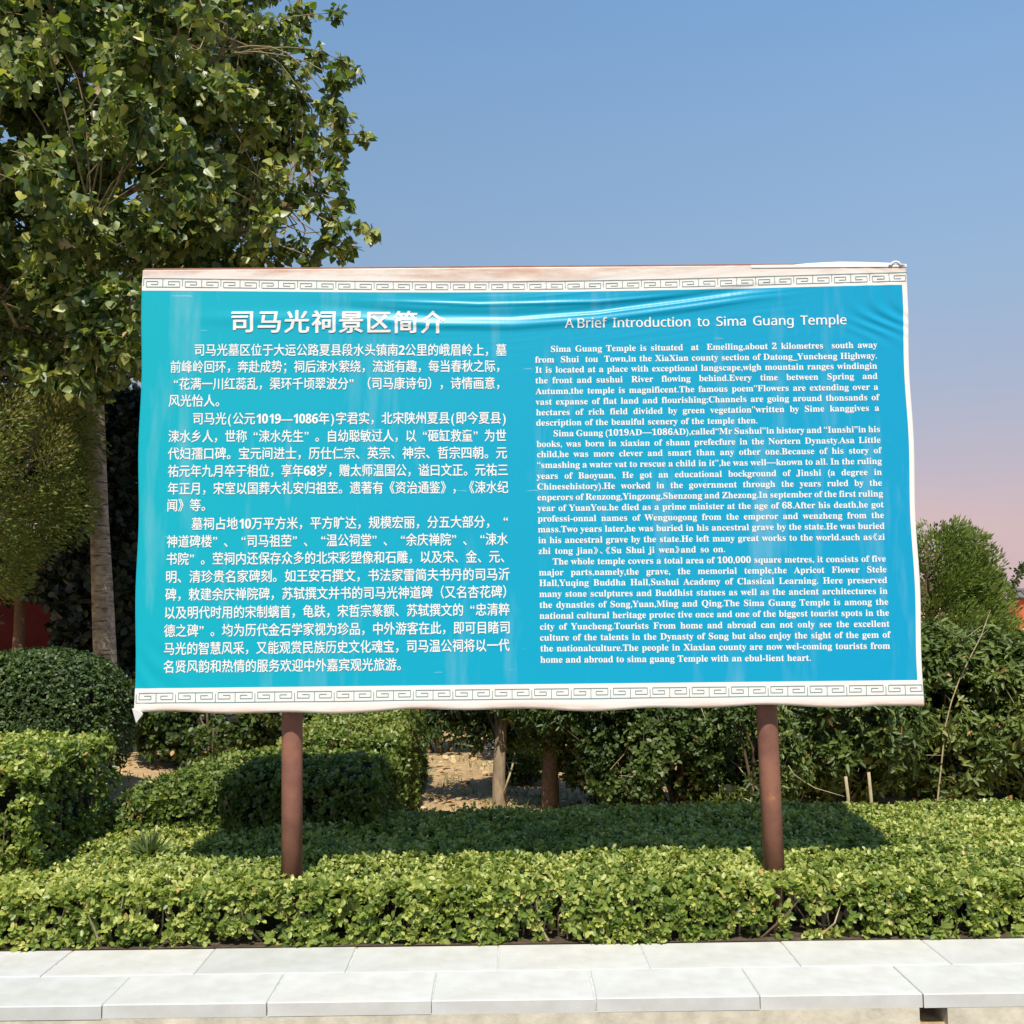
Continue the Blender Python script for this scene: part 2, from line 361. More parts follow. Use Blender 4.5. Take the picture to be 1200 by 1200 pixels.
# brown stains on the white hems
ns = noise(nt, 3.0, 6, .65, mapping=(1, 1, 6)); stain = ramp(nt, ns.outputs['Fac'], [(.42, (0, 0, 0)), (.72, (1, 1, 1))])
mr = nt.nodes.new('ShaderNodeMapRange'); mr.inputs[1].default_value = .972; mr.inputs[2].default_value = .996; nt.links.new(su.outputs[1], mr.inputs[0])
mr2 = nt.nodes.new('ShaderNodeMapRange'); mr2.inputs[1].default_value = .016; mr2.inputs[2].default_value = .0; nt.links.new(su.outputs[1], mr2.inputs[0])
mxs = nt.nodes.new('ShaderNodeMath'); mxs.operation = 'MAXIMUM'; nt.links.new(mr.outputs[0], mxs.inputs[0]); nt.links.new(mr2.outputs[0], mxs.inputs[1])
st2 = nt.nodes.new('ShaderNodeMath'); st2.operation = 'MULTIPLY_ADD'; nt.links.new(stain.outputs[0], st2.inputs[0]); st2.inputs[1].default_value = .8; st2.inputs[2].default_value = .25
stf = mul(mxs.outputs[0], st2.outputs[0])
wht = mixc(nt, stf, (.84, .81, .76), (.50, .27, .16))
col = mixc(nt, inside, wht.outputs[0], ru.outputs[0])
# faded scuffs
n5 = noise(nt, 1.3, 5, .6, mapping=(5, 1, .7)); sc5 = ramp(nt, n5.outputs['Fac'], [(.55, (0, 0, 0)), (.75, (1, 1, 1))])
f5 = nt.nodes.new('ShaderNodeMath'); f5.operation = 'MULTIPLY'; nt.links.new(sc5.outputs[0], f5.inputs[0]); f5.inputs[1].default_value = .17
col2 = mixc(nt, f5.outputs[0], col.outputs[0], (.55, .70, .75))
n6 = noise(nt, 5.0, 4, .5, mapping=(1, 1, 14)); sc6 = ramp(nt, n6.outputs['Fac'], [(.735, (0, 0, 0)), (.75, (1, 1, 1))])
f6 = nt.nodes.new('ShaderNodeMath'); f6.operation = 'MULTIPLY'; nt.links.new(sc6.outputs[0], f6.inputs[0]); f6.inputs[1].default_value = .35
col3 = mixc(nt, f6.outputs[0], col2.outputs[0], (.5, .75, .85))
nt.links.new(col3.outputs[0], bs.inputs['Base Color']); bs.inputs['Roughness'].default_value = .38; bs.inputs['Specular IOR Level'].default_value = .38
wv = nt.nodes.new('ShaderNodeTexWave'); wv.inputs['Scale'].default_value = 11.5; wv.inputs['Distortion'].default_value = .6; wv.bands_direction = 'X'
tcb = nt.nodes.new('ShaderNodeTexCoord'); nt.links.new(tcb.outputs['Object'], wv.inputs['Vector']); bump(nt, bs, wv.outputs['Fac'], .10, .0012)
bo = bn.build('banner', M_ban, board, smooth=True)
uv = bo.data.uv_layers.new(name='print')
Uu = np.concatenate([np.full(3, -.001), A, np.full(3, 1.001)]); Vv = np.concatenate([np.full(3, -.001), (Bv-BZ0)/HB, np.full(3, 1.001)])
UU, VV = np.meshgrid(Uu, Vv); li = np.empty(len(bo.data.loops), int); bo.data.loops.foreach_get('vertex_index', li)
uv.data.foreach_set('uv', np.stack([UU.ravel()[li], VV.ravel()[li]], 1).ravel())
LAYER = .0012
def on_cloth(x, z, k=0.0): return np.stack([x, BD-disp(x, z)-LAYER-k, z], 1)

# Greek-key borders printed on the cloth
def fret(name, zlo, zhi, flip, nunit):
    f = MB(); hgt = zhi-zlo; lw = .0032
    U = 1.0/nunit
    def seg(p, q, lay=0):
        n = 5 if abs(p[0]-q[0]) > 1e-6 else 2
        A_ = np.linspace(p[0], q[0], n); B_ = np.linspace(p[1], q[1], n)
        aw = lw/WB/2
        if abs(p[0]-q[0]) > 1e-6: a_ = np.concatenate([A_, A_]); b_ = np.concatenate([B_-lw/2, B_+lw/2])
        else: a_ = np.concatenate([A_-aw, A_+aw]); b_ = np.concatenate([B_, B_])
        x, y, z = W(a_, b_)
        f.add(np.stack([x, y-LAYER-lay*.0002, z], 1), [(i, i+1, n+i+1, n+i) if abs(p[0]-q[0]) > 1e-6 else (i, n+i, n+i+1, i+1) for i in range(n-1)])
    def Z(t): return zhi-t*hgt if flip else zlo+t*hgt
    for k in range(nunit):
        o = k*U+.002
        polyA = [(.07, 1), (.07, .35), (.37, .35), (.37, .7), (.19, .7)]
        for pts in (polyA, [(1-a, b) for a, b in polyA]):
            for i, (p, q) in enumerate(zip(pts[:-1], pts[1:])): seg((o+min(p[0], q[0])*U, Z(p[1]if p[0] <= q[0] else q[1])), (o+max(p[0], q[0])*U, Z(q[1] if p[0] <= q[0] else p[1])), i % 2)
        seg((o+.07*U, Z(1)), (o+.93*U, Z(1)), 2); seg((o, Z(0)), (o+U, Z(0)), 2); seg((o+.5*U, Z(0)), (o+.5*U, Z(1)), 1); seg((o, Z(0)), (o, Z(.88)), 1)
    return f.build(name, M_ink, None)
def sub(o): o.parent = bo; return o
sub(fret('key_pattern_border', BZ1-.082, BZ1-.040, True, 20))
sub(fret('key_pattern_border', TEAL_B-.068, TEAL_B-.022, False, 20))

# ---- lettering
_gc = {}
def raw(s, res=2, off=0.0):
    c = bpy.data.curves.new('glyph', 'FONT'); c.body = s; c.resolution_u = res; c.offset = off
    o = bpy.data.objects.new('glyph', c); COL.objects.link(o); me = o.to_mesh()
    V = np.array([v.co[:2] for v in me.vertices]).reshape(-1, 2); F = [list(p.vertices) for p in me.polygons]
    o.to_mesh_clear(); bpy.data.objects.remove(o); bpy.data.curves.remove(c); return V, F
def refine(V, F, lim):
    import bmesh
    bm = bmesh.new(); vs_ = [bm.verts.new((p[0], p[1], 0)) for p in V]
    for f in F:
        try: bm.faces.new([vs_[i] for i in f])
        except ValueError: pass
    for _ in range(5):
        bmesh.ops.triangulate(bm, faces=bm.faces[:])
        ee = [e for e in bm.edges if e.calc_length() > lim]
        if not ee: break
        bmesh.ops.subdivide_edges(bm, edges=ee, cuts=1, use_grid_fill=False)
    bmesh.ops.triangulate(bm, faces=bm.faces[:]); bm.verts.index_update()
    V2 = np.array([v.co[:2] for v in bm.verts]); F2 = [[v.index for v in f.verts] for f in bm.faces]; bm.free(); return V2, F2
_fine = {}
_Hmax = raw('H')[0][:, 0].max()
def glyph(ch):
    if ch not in _gc:
        V, F = raw(ch, 2, -.003 if 0x1D400 <= ord(ch[0]) <= 0x1D433 else 0.0); adv = raw(ch+'H')[0][:, 0].max()-_Hmax
        _gc[ch] = (V, F, adv)
    return _gc[ch]
def styled(ch, up, low, dig):
    if 'A' <= ch <= 'Z': return chr(up+ord(ch)-65)
    if 'a' <= ch <= 'z': return chr(low+ord(ch)-97)
    if '0' <= ch <= '9' and dig: return chr(dig+ord(ch)-48)
    return ch
serif = lambda c: styled(c, 0x1D400, 0x1D41A, 0x1D7CE)
sansb = lambda c: styled(c, 0x1D5D4, 0x1D5EE, 0x1D7EC)
sans = lambda c: styled(c, 0x1D5A0, 0x1D5BA, 0x1D7E2)
FULL = set('，。；、：')
class Ink:
    def __init__(s, lift=0.0): s.m = MB(); s.fl = []; s.lift = lift
    def put(s, V, F, ox, oz, sxx, szz, slope, bold=((0, 0),)):
        if s.lift:
            key = id(V)
            if key not in _fine: _fine[key] = refine(V, F, .085)+(V,)
            V, F = _fine[key][:2]
        for k, (bx, bz) in enumerate(bold):
            x = ox+(V[:, 0]+bx)*sxx; z = oz+(V[:, 1]+bz)*szz+slope*(x-ox)
            s.m.add(on_cloth(x, z, k*.00025+s.lift), F); s.fl.append(F)
def b2(p): q = at(p[0], p[1], BD); return q[0], q[2]
def line_cjk(ink, text, x0, x1, yl, yr, hpx, bold, pitch=None):
    cells = []; cur = 0.0
    for ch in text:
        if ch in FULL or ord(ch) >= 0x4e00: w = 1.0; off = 0.0; g_ = ch
        elif ch in '“”': w = 1.0; g_ = ch; off = None
        elif ch in '《》（）': w = 1.0; off = 0.0; g_ = ch
        elif ch == '—': w = 1.0; off = 0; g_ = '—'
        elif ch.isdigit(): w = .56; g_ = sansb(ch); off = None
        else: w = .5; g_ = ch; off = None
        V, F, adv = glyph(g_)
        if ch == '“': off = .92-V[:, 0].max()
        elif ch == '”': off = .08-V[:, 0].min()
        elif ch == '—': off = .5-(V[:, 0].min()+V[:, 0].max())/2
        elif off is None: off = w/2-(V[:, 0].min()+V[:, 0].max())/2
        cells.append((V, F, cur+off)); cur += w
    lo = min(c[0][:, 0].min()+c[2] for c in cells); hi = max(c[0][:, 0].max()+c[2] for c in cells)
    X0, Z0 = b2((x0, yl)); X1, Z1 = b2((x1, yr)); s = (X1-X0)/(hi-lo); H = hpx/FPX*BD/.86; slope = (Z1-Z0)/(X1-X0)
    gx_ = min(s, H*1.06)                         # glyph width; cells keep the pitch of the line
    for V, F, off in cells:
        cxg = X0+(off-lo)*s
        ink.put(V, F, cxg, Z0-.355*H+slope*(cxg-X0), gx_, H, 0, bold)
def line_lat(ink, text, x0, x1, yl, yr, cap, style, wx, bold=((0, 0),)):
    X0, Z0 = b2((x0, yl)); X1, Z1 = b2((x1, yr)); slope = (Z1-Z0)/(X1-X0); H = cap/FPX*BD/.68
    sxx = H*wx; words = text.split(' ')
    def width(w): return sum(1.0*.62 if c in '《》、' else glyph(style(c))[2] for c in w)*sxx
    tot = sum(width(w) for w in words); gaps = len(words)-1
    gap = ((X1-X0)-tot)/max(gaps, 1)
    if gap < .20*sxx: k = ((X1-X0)-gaps*.20*sxx)/tot; sxx *= k; gap = .20*sxx/k
    cur = X0
    for w in words:
        for c in w:
            g_ = style(c); V, F, adv = glyph(g_)
            if c in '《》、': ink.put(V, F, cur-(V[:, 0].min()-.08)*sxx, Z0-.34*H+slope*(cur-X0), sxx, H*.85, 0, ((-.01, 0), (.01, 0))); cur += .62*sxx; continue
            if len(V): ink.put(V, F, cur, Z0-.34*H+slope*(cur-X0), sxx, H, 0, bold)
            cur += adv*sxx
        cur += gap
def split_title(ink, name, nb):
    cur = None; pieces = []
    for k in range(0, len(ink.m.v), nb):                # nb layers of ink make one character
        lo = min(v[:, 0].min() for v in ink.m.v[k:k+nb]); hi = max(v[:, 0].max() for v in ink.m.v[k:k+nb])
        fresh = cur is None or name == 'title_character' or lo-cur[1] > .016
        if fresh: cur = [MB(), hi]; pieces.append(cur)
        base = sum(len(v) for v in ink.m.v[:k])
        for j in range(k, k+nb):
            cur[0].add(ink.m.v[j], ink.fl[j])
        cur[1] = hi
    for c in pieces: sub(c[0].build(name, M_white))
B4 = ((-.012, 0), (.012, 0), (0, .010), (0, -.010))
ink = Ink(.0006); line_cjk(ink, '司马光祠景区简介', 272, 523, 377.5, 378.5, 25, ((-.024, 0), (.024, 0), (0, .018), (0, -.018), (.02, .014), (-.02, -.014)))
split_title(ink, 'title_character', 6)
ZH = [('司马光墓区位于大运公路夏县段水头镇南2公里的峨眉岭上，墓', 228.4, 593.6, 410.5, 410.5), ('前峰岭回环，奔赴成势；祠后涑水萦绕，流逝有趣，每当春秋之际，', 200, 585, 430.3, 429.3),
 ('“花满一川红蕊乱，渠环千顷翠波分”（司马康诗句），诗情画意，', 204, 585, 450.3, 449.3), ('风光怡人。', 198, 257, 470, 470), ('司马光(公元1019—1086年)字君实，北宋陕州夏县(即今夏县)', 226.6, 592.5, 491, 490),
 ('涑水乡人，世称“涑水先生”。自幼聪敏过人，以“砸缸救童”为世', 197.6, 593, 511.8, 510.8), ('代妇孺口碑。宝元间进士，历仕仁宗、英宗、神宗、哲宗四朝。元', 197, 594, 532, 530.8), ('祐元年九月卒于相位，享年68岁，赠太师温国公，谥曰文正。元祐三', 197, 595, 552.4, 550.9),
 ('年正月，宋室以国葬大礼安归祖茔。遗著有《资治通鉴》，《涑水纪', 197, 595.5, 573, 571.2), ('闻》等。', 196.5, 240.5, 592.6, 592.3), ('墓祠占地10万平方米，平方旷达，规模宏丽，分五大部分，“', 224.7, 595, 614.2, 611.5),
 ('神道碑楼”、“司马祖茔”、“温公祠堂”、“余庆禅院”、“涑水', 195.8, 595, 635, 632), ('书院”。茔祠内还保存众多的北宋彩塑像和石雕，以及宋、金、元、', 195.4, 590.7, 655.4, 652.4), ('明、清珍贵名家碑刻。如王安石撰文，书法家雷简夫书丹的司马沂', 195, 597, 676.4, 673.1),
 ('碑，敕建余庆禅院碑，苏轼撰文并书的司马光神道碑（又名杏花碑）', 194, 593, 697.2, 693.6), ('以及明代时用的宋制螭首，龟趺，宋哲宗篆额、苏轼撰文的“忠清粹', 193.6, 597, 718.4, 714.4), ('德之碑”。均为历代金石学家视为珍品，中外游客在此，即可目睹司', 192.5, 597, 739.6, 735.4),
 ('马光的智慧风采，又能观赏民族历史文化魂宝，司马温公祠将以一代', 192.5, 597, 760.6, 756.2), ('名贤风韵和热情的服务欢迎中外嘉宾观光旅游。', 192, 469.7, 781.6, 778.8)]
ink = Ink()
for t, x0, x1, yl, yr in ZH: line_cjk(ink, t, x0, x1, yl, yr, 13.6, B4)
sub(ink.m.build('chinese_text', M_white))
ink = Ink(.0005); line_lat(ink, 'A Brief  Introduction  to  Sima  Guang  Temple', 662, 992.5, 379.5, 375, 10.6, sans, 1.12, ((-.012, 0), (.012, 0), (0, .012)))
split_title(ink, 'title_word', 3)
EN = [('Sima Guang Temple is situated  at  Emeiling,about 2 kilometres  south away', 644.8, 1028, 409, 404), ('from  Shui  tou  Town,in the XiaXian county section of Datong_Yuncheng Highway.', 626.8, 1028, 421.5, 416.6), ('It is located at a place with exceptional langscape,wigh mountain ranges windingin', 627.2, 1028, 433.5, 428.5),
 ('the front and sushui  River  flowing  behind.Every  time  between  Spring  and', 627.2, 1028.4, 445.9, 440.5), ('Autumn,the temple is magnificent.The famous poem”Flowers are extending over a', 627.6, 1029.2, 458.5, 453.2), ('vast expanse of flat land and flourishing;Channels are going around thonsands of', 627.6, 1030, 471, 465.4),
 ('hectares of rich field divided by green vegetation”written by Sime kanggives a', 628, 1030.4, 483.3, 477.9), ('description of the beauiful scenery of the temple then.', 628, 888, 495.4, 492.6), ('Sima Guang (1019AD—1086AD),called“Mr Sushui”in history and “Iunshi”in his', 648, 1031.5, 507.9, 502.8),
 ('books, was born in xiaxian of shaan prefecfure in the Nortern Dynasty.Asa Little', 628.7, 1032, 520.4, 515.4), ('child,he was more clever and smart than any other one.Because of his story of', 629, 1032.6, 532.4, 527.6), ('“smashing a water vat to rescue a child in it”,he was well—known to all. In the ruling', 629, 1033.3, 545, 540.1),
 ('years of Baoyuan, He got an educational bockground of Jinshi (a degree in', 629, 1033.5, 557.8, 553), ('Chinesehistory).He worked in the government through the years ruled by the', 629.2, 1033.7, 570.3, 565.6), ('enperors of Renzong,Yingzong,Shenzong and Zhezong.In september of the first ruling', 629.5, 1034.8, 582.8, 578.2),
 ('year of YuanYou.he died as a prime minister at the age of 68.After his death,he got', 630, 1035.6, 595.4, 591), ('professi-onnal names of Wenguogong from the emperor and wenzheng from the', 630, 1036, 607.8, 603.5), ('mass.Two years later,he was buried in his ancestral grave by the state.He was buried', 630.2, 1036.7, 620.3, 616.1),
 ('in his ancestral grave by the state.He left many great works to the world.such as《zi', 630.6, 1037, 633, 629), ('zhi tong jian》、《Su Shui ji wen》and so on.', 630.8, 850, 645.7, 643.4), ('The whole temple covers a total area of 100,000 square metres, it consists of five', 647.5, 1038.3, 658, 654.6),
 ('major parts,namely,the grave, the memorial temple,the Apricot Flower Stele', 631.4, 1039, 670.8, 667.1), ('Hall,Yuqing Buddha Hall,Sushui Academy of Classical Learning. Here preserved', 631.7, 1039.7, 683.2, 679.6), ('many stone sculptures and Buddhist statues as well as the ancient architectures in', 631.8, 1040.2, 696, 692.3),
 ('the dynasties of Song,Yuan,Ming and Qing.The Sima Guang Temple is among the', 632, 1041.2, 708.8, 705.1), ('national cultural heritage protec tive once and one of the biggest tourist spots in the', 632, 1042, 721.5, 717.9), ('city of Yuncheng.Tourists From home and abroad can not only see the excellent', 632.5, 1042.4, 734.3, 730.8),
 ('culture of the talents in the Dynasty of Song but also enjoy the sight of the gem of', 632.5, 1043.1, 747.1, 743.6), ('the nationalculture.The people in Xiaxian county are now wel-coming tourists from', 633, 1043.2, 759.8, 756.6), ('home and abroad to sima guang Temple with an ebul-lient heart.', 633, 950.5, 773, 770.7)]
ink = Ink()
for t, x0, x1, yl, yr in EN: line_lat(ink, t, x0, x1, yl, yr, 7.2, serif, 1.06, ((0, .015), (0, -.015)))
sub(ink.m.build('english_text', M_white))

# frame, posts, corner tie
fr = MB(); t = .04
yb0, yb1 = BD+.008, BD+.050
fr.box((BX0+.002, yb0+.004, BZ1-.045), (BX1-.45, yb1, BZ1+.013), .004); fr.build('frame_rail', M_rust, board)
fr = MB(); fr.box((BX0+.01, yb0, BZ0+.006), (BX1-.01, yb1, BZ0+.046), .004); fr.build('frame_rail', M_rust, board)
for xa in (BX0+.008, BX0+WB*.33, BX0+WB*.66, BX1-.048):
    fr = MB(); fr.box((xa, yb0+.002, BZ0+.048), (xa+.04, yb1-.002, BZ1-.047)); fr.build('frame_upright', M_rust, board)
fr = MB(); fr.box((BX1-.445, yb0+.004, BZ1-.045), (BX1-.01, yb1, BZ1-.005), .004); fr.build('frame_rail', M_rust, board)
for (pt, pb) in (((342.5, 838), (342, 1030)), ((898.5, 830), (907, 1018))):
    yy = BD+.118
    a = at(*pt, yy); b = at(*pb, yy); s = (a-b)/(a[2]-b[2])
    top = b+s*(BZ1-.1-b[2]); bot = b+s*(-.05-b[2])
    m = MB(); m.tube([bot, bot+.25*(top-bot), bot+.6*(top-bot), top], .0495, 24); m.build('post', M_rust, board, smooth=True)
# loose cloth: top-right knot, lifted fold along the right of the top edge, bottom-left flap
k = MB()
kx, _, kz = at(1049, 309, BD)
ph = np.linspace(0, math.pi, 9)
k.tube([(kx-.034, BD-.004, kz-.008)]+[(kx-.020*math.cos(t), BD-.006, kz-.006+.013*math.sin(t)) for t in ph]+[(kx+.045, BD, kz-.008)], .0055, 6)
k.build('tie_loop', M_white, board, smooth=True)
fl = MB(); c0 = at(155, 830, BD); c1 = at(160.5, 847, BD); c2 = at(168, 836, BD); c3 = at(161, 831, BD)
fl.add([c0+[0, -.004, 0], c1+[0, -.012, 0], c2+[0, -.004, 0], c3+[0, -.02, 0], c3+[0, .012, 0]], [(0, 1, 3), (1, 2, 3), (0, 3, 2), (0, 4, 1), (1, 4, 2), (0, 2, 4)])
fl.build('loose_corner', M_white, board)
rp = MB(); xs = [at(p, 312, BD)[0] for p in (880, 900, 930, 950, 985, 1010, 1045, 1062)]; hs = [0, .004, .003, .012, .018, .016, .010, .001]
Vr = []
for xx, hh in zip(xs, hs):
    for yy, kk in ((BD-.003, -.012), (BD-.004, .3*hh), (BD+.012, hh+.002), (BD+.040, hh*.6), (BD+.052, -.006)): Vr.append((xx, yy, BZ1+kk))
rp.add(Vr, [(i*5+j, i*5+5+j, i*5+6+j, i*5+j+1) for i in range(len(xs)-1) for j in range(4)])
rp.build('lifted_hem', M_white, board, smooth=True)

# ------------------------------------------------------------------ leaf clouds
OVAL = (np.array([(0, 0, 0), (.30, .30, .06), (.27, .70, .06), (0, 1, -.04), (-.27, .70, .06), (-.30, .30, .06)]), [(0, 1, 2, 3), (0, 3, 4, 5)])
LONG = (np.array([(0, 0, 0), (.17, .30, .05), (.15, .70, .03), (0, 1, -.10), (-.15, .70, .03), (-.17, .30, .05)]), [(0, 1, 2, 3), (0, 3, 4, 5)])
HEART = (np.array([(0, 0, 0), (.24, -.04, .03), (.46, .22, .07), (.30, .58, .05), (0, 1.0, -.04), (-.30, .58, .05), (-.46, .22, .07), (-.24, -.04, .03)]), [(0, 1, 2, 3, 4), (0, 4, 5, 6, 7)])
SPRAY = (np.array([(0, 0, 0), (.16, .45, .02), (0, 1, 0), (-.16, .45, .02)]), [(0, 1, 2, 3)])
def norm(a): return a/(np.linalg.norm(a, axis=-1, keepdims=True)+1e-9)
def frames(D, N):
    D = norm(D); X = norm(np.cross(D, N)); Z = np.cross(X, D); return X, D, Z
def cloud(name, tmpl, P, D, N, L, tint, mat, parent=None, kind='stuff', wvar=None):
    T, F = tmpl; n = len(P); k = len(T)
    X, Yd, Z = frames(D, N)
    L = np.broadcast_to(L, (n,)); w = L if wvar is None else L*wvar
    V = P[:, None]+X[:, None]*(T[None, :, 0, None]*w[:, None, None])+Yd[:, None]*(T[None, :, 1, None]*L[:, None, None])+Z[:, None]*(T[None, :, 2, None]*L[:, None, None])
    V = V.reshape(-1, 3)
    Fl = np.array([i for f in F for i in f]); sizes = np.array([len(f) for f in F])
    loops = (np.arange(n)[:, None]*k+Fl[None]).ravel(); tot = np.tile(sizes, n); start = np.concatenate([[0], np.cumsum(tot)[:-1]])
    me = bpy.data.meshes.new(name); me.vertices.add(len(V)); me.vertices.foreach_set('co', V.astype(np.float32).ravel())
    me.loops.add(len(loops)); me.loops.foreach_set('vertex_index', loops.astype(np.int32))
    me.polygons.add(len(tot)); me.polygons.foreach_set('loop_start', start.astype(np.int32)); me.polygons.foreach_set('loop_total', tot.astype(np.int32))
    me.update(calc_edges=True); me.materials.append(mat)
    a = me.attributes.new('tint', 'FLOAT', 'POINT'); a.data.foreach_set('value', np.repeat(np.clip(tint, 0, 1), k).astype(np.float32))
    o = link(name, me)
    if parent is not None: setpar(o, parent)
    if kind: o['kind'] = kind
    return o
def singles(name, tmpl, P, D, N, L, tint, mat, parent, nmax=290, score=None):
    """the leaves that show largest, one object each; returns a mask of those taken"""
    px, py, z = project(P)
    vis = (px > 5) & (px < 1195) & (py > 5) & (py < 1195)
    s = (L/z if score is None else score)*vis
    idx = np.argsort(-s)[:nmax]
    q = np.round(tint[idx]*7).astype(int); meshes = {}
    X, Yd, Z = frames(D, N)
    inv = Matrix.Translation(-Vector(parent.location))
    for i, b in zip(idx, q):
        if b not in meshes:
            me = bpy.data.meshes.new(name); me.from_pydata(tmpl[0].tolist(), [], tmpl[1]); me.materials.append(mat)
            a = me.attributes.new('tint', 'FLOAT', 'POINT'); a.data.foreach_set('value', np.full(len(tmpl[0]), b/7*.96, np.float32)); meshes[b] = me
        o = link(name, meshes[b], parent)
        m = Matrix(((X[i][0], Yd[i][0], Z[i][0], P[i][0]), (X[i][1], Yd[i][1], Z[i][1], P[i][1]), (X[i][2], Yd[i][2], Z[i][2], P[i][2]), (0, 0, 0, 1)))
        o.matrix_basis = inv @ m @ Matrix.Scale(float(L[i]), 4)
    keep = np.ones(len(P), bool); keep[idx] = False
    return keep
def rosettes(C, A, per, L, spread, tint, rng, jit=.012):
    """whorls of leaves at shoot tips C pointing along A"""
    n = len(C); A = norm(A)
    ref = np.where(np.abs(A[:, 2:3]) > .9, np.array([[1.0, 0, 0]]), np.array([[0, 0, 1.0]]))
    U = norm(np.cross(A, ref)); Vv = np.cross(A, U)
    ang = rng.uniform(0, 2*math.pi, (n, 1))+np.arange(per)[None]*2.399+rng.normal(0, .3, (n, per))
    lift = rng.uniform(.15, 1.0, (n, per))
    D = (U[:, None]*np.cos(ang)[..., None]+Vv[:, None]*np.sin(ang)[..., None])*spread+A[:, None]*lift[..., None]
    P = C[:, None]-A[:, None]*(rng.uniform(0, 1, (n, per, 1))*jit*2)+rng.normal(0, jit*.4, (n, per, 3))
    N = A[:, None]+rng.normal(0, .35, (n, per, 3))
    Ls = L*rng.uniform(.65, 1.15, (n, per)); T = tint[:, None]+rng.normal(0, .10, (n, per))
    rare = rng.uniform(0, 1, (n, per)); T = np.clip(T, 0, .955); T = np.where(rare > .990, .99, T)
    return P.reshape(-1, 3), D.reshape(-1, 3), N.reshape(-1, 3), Ls.ravel(), T.ravel()

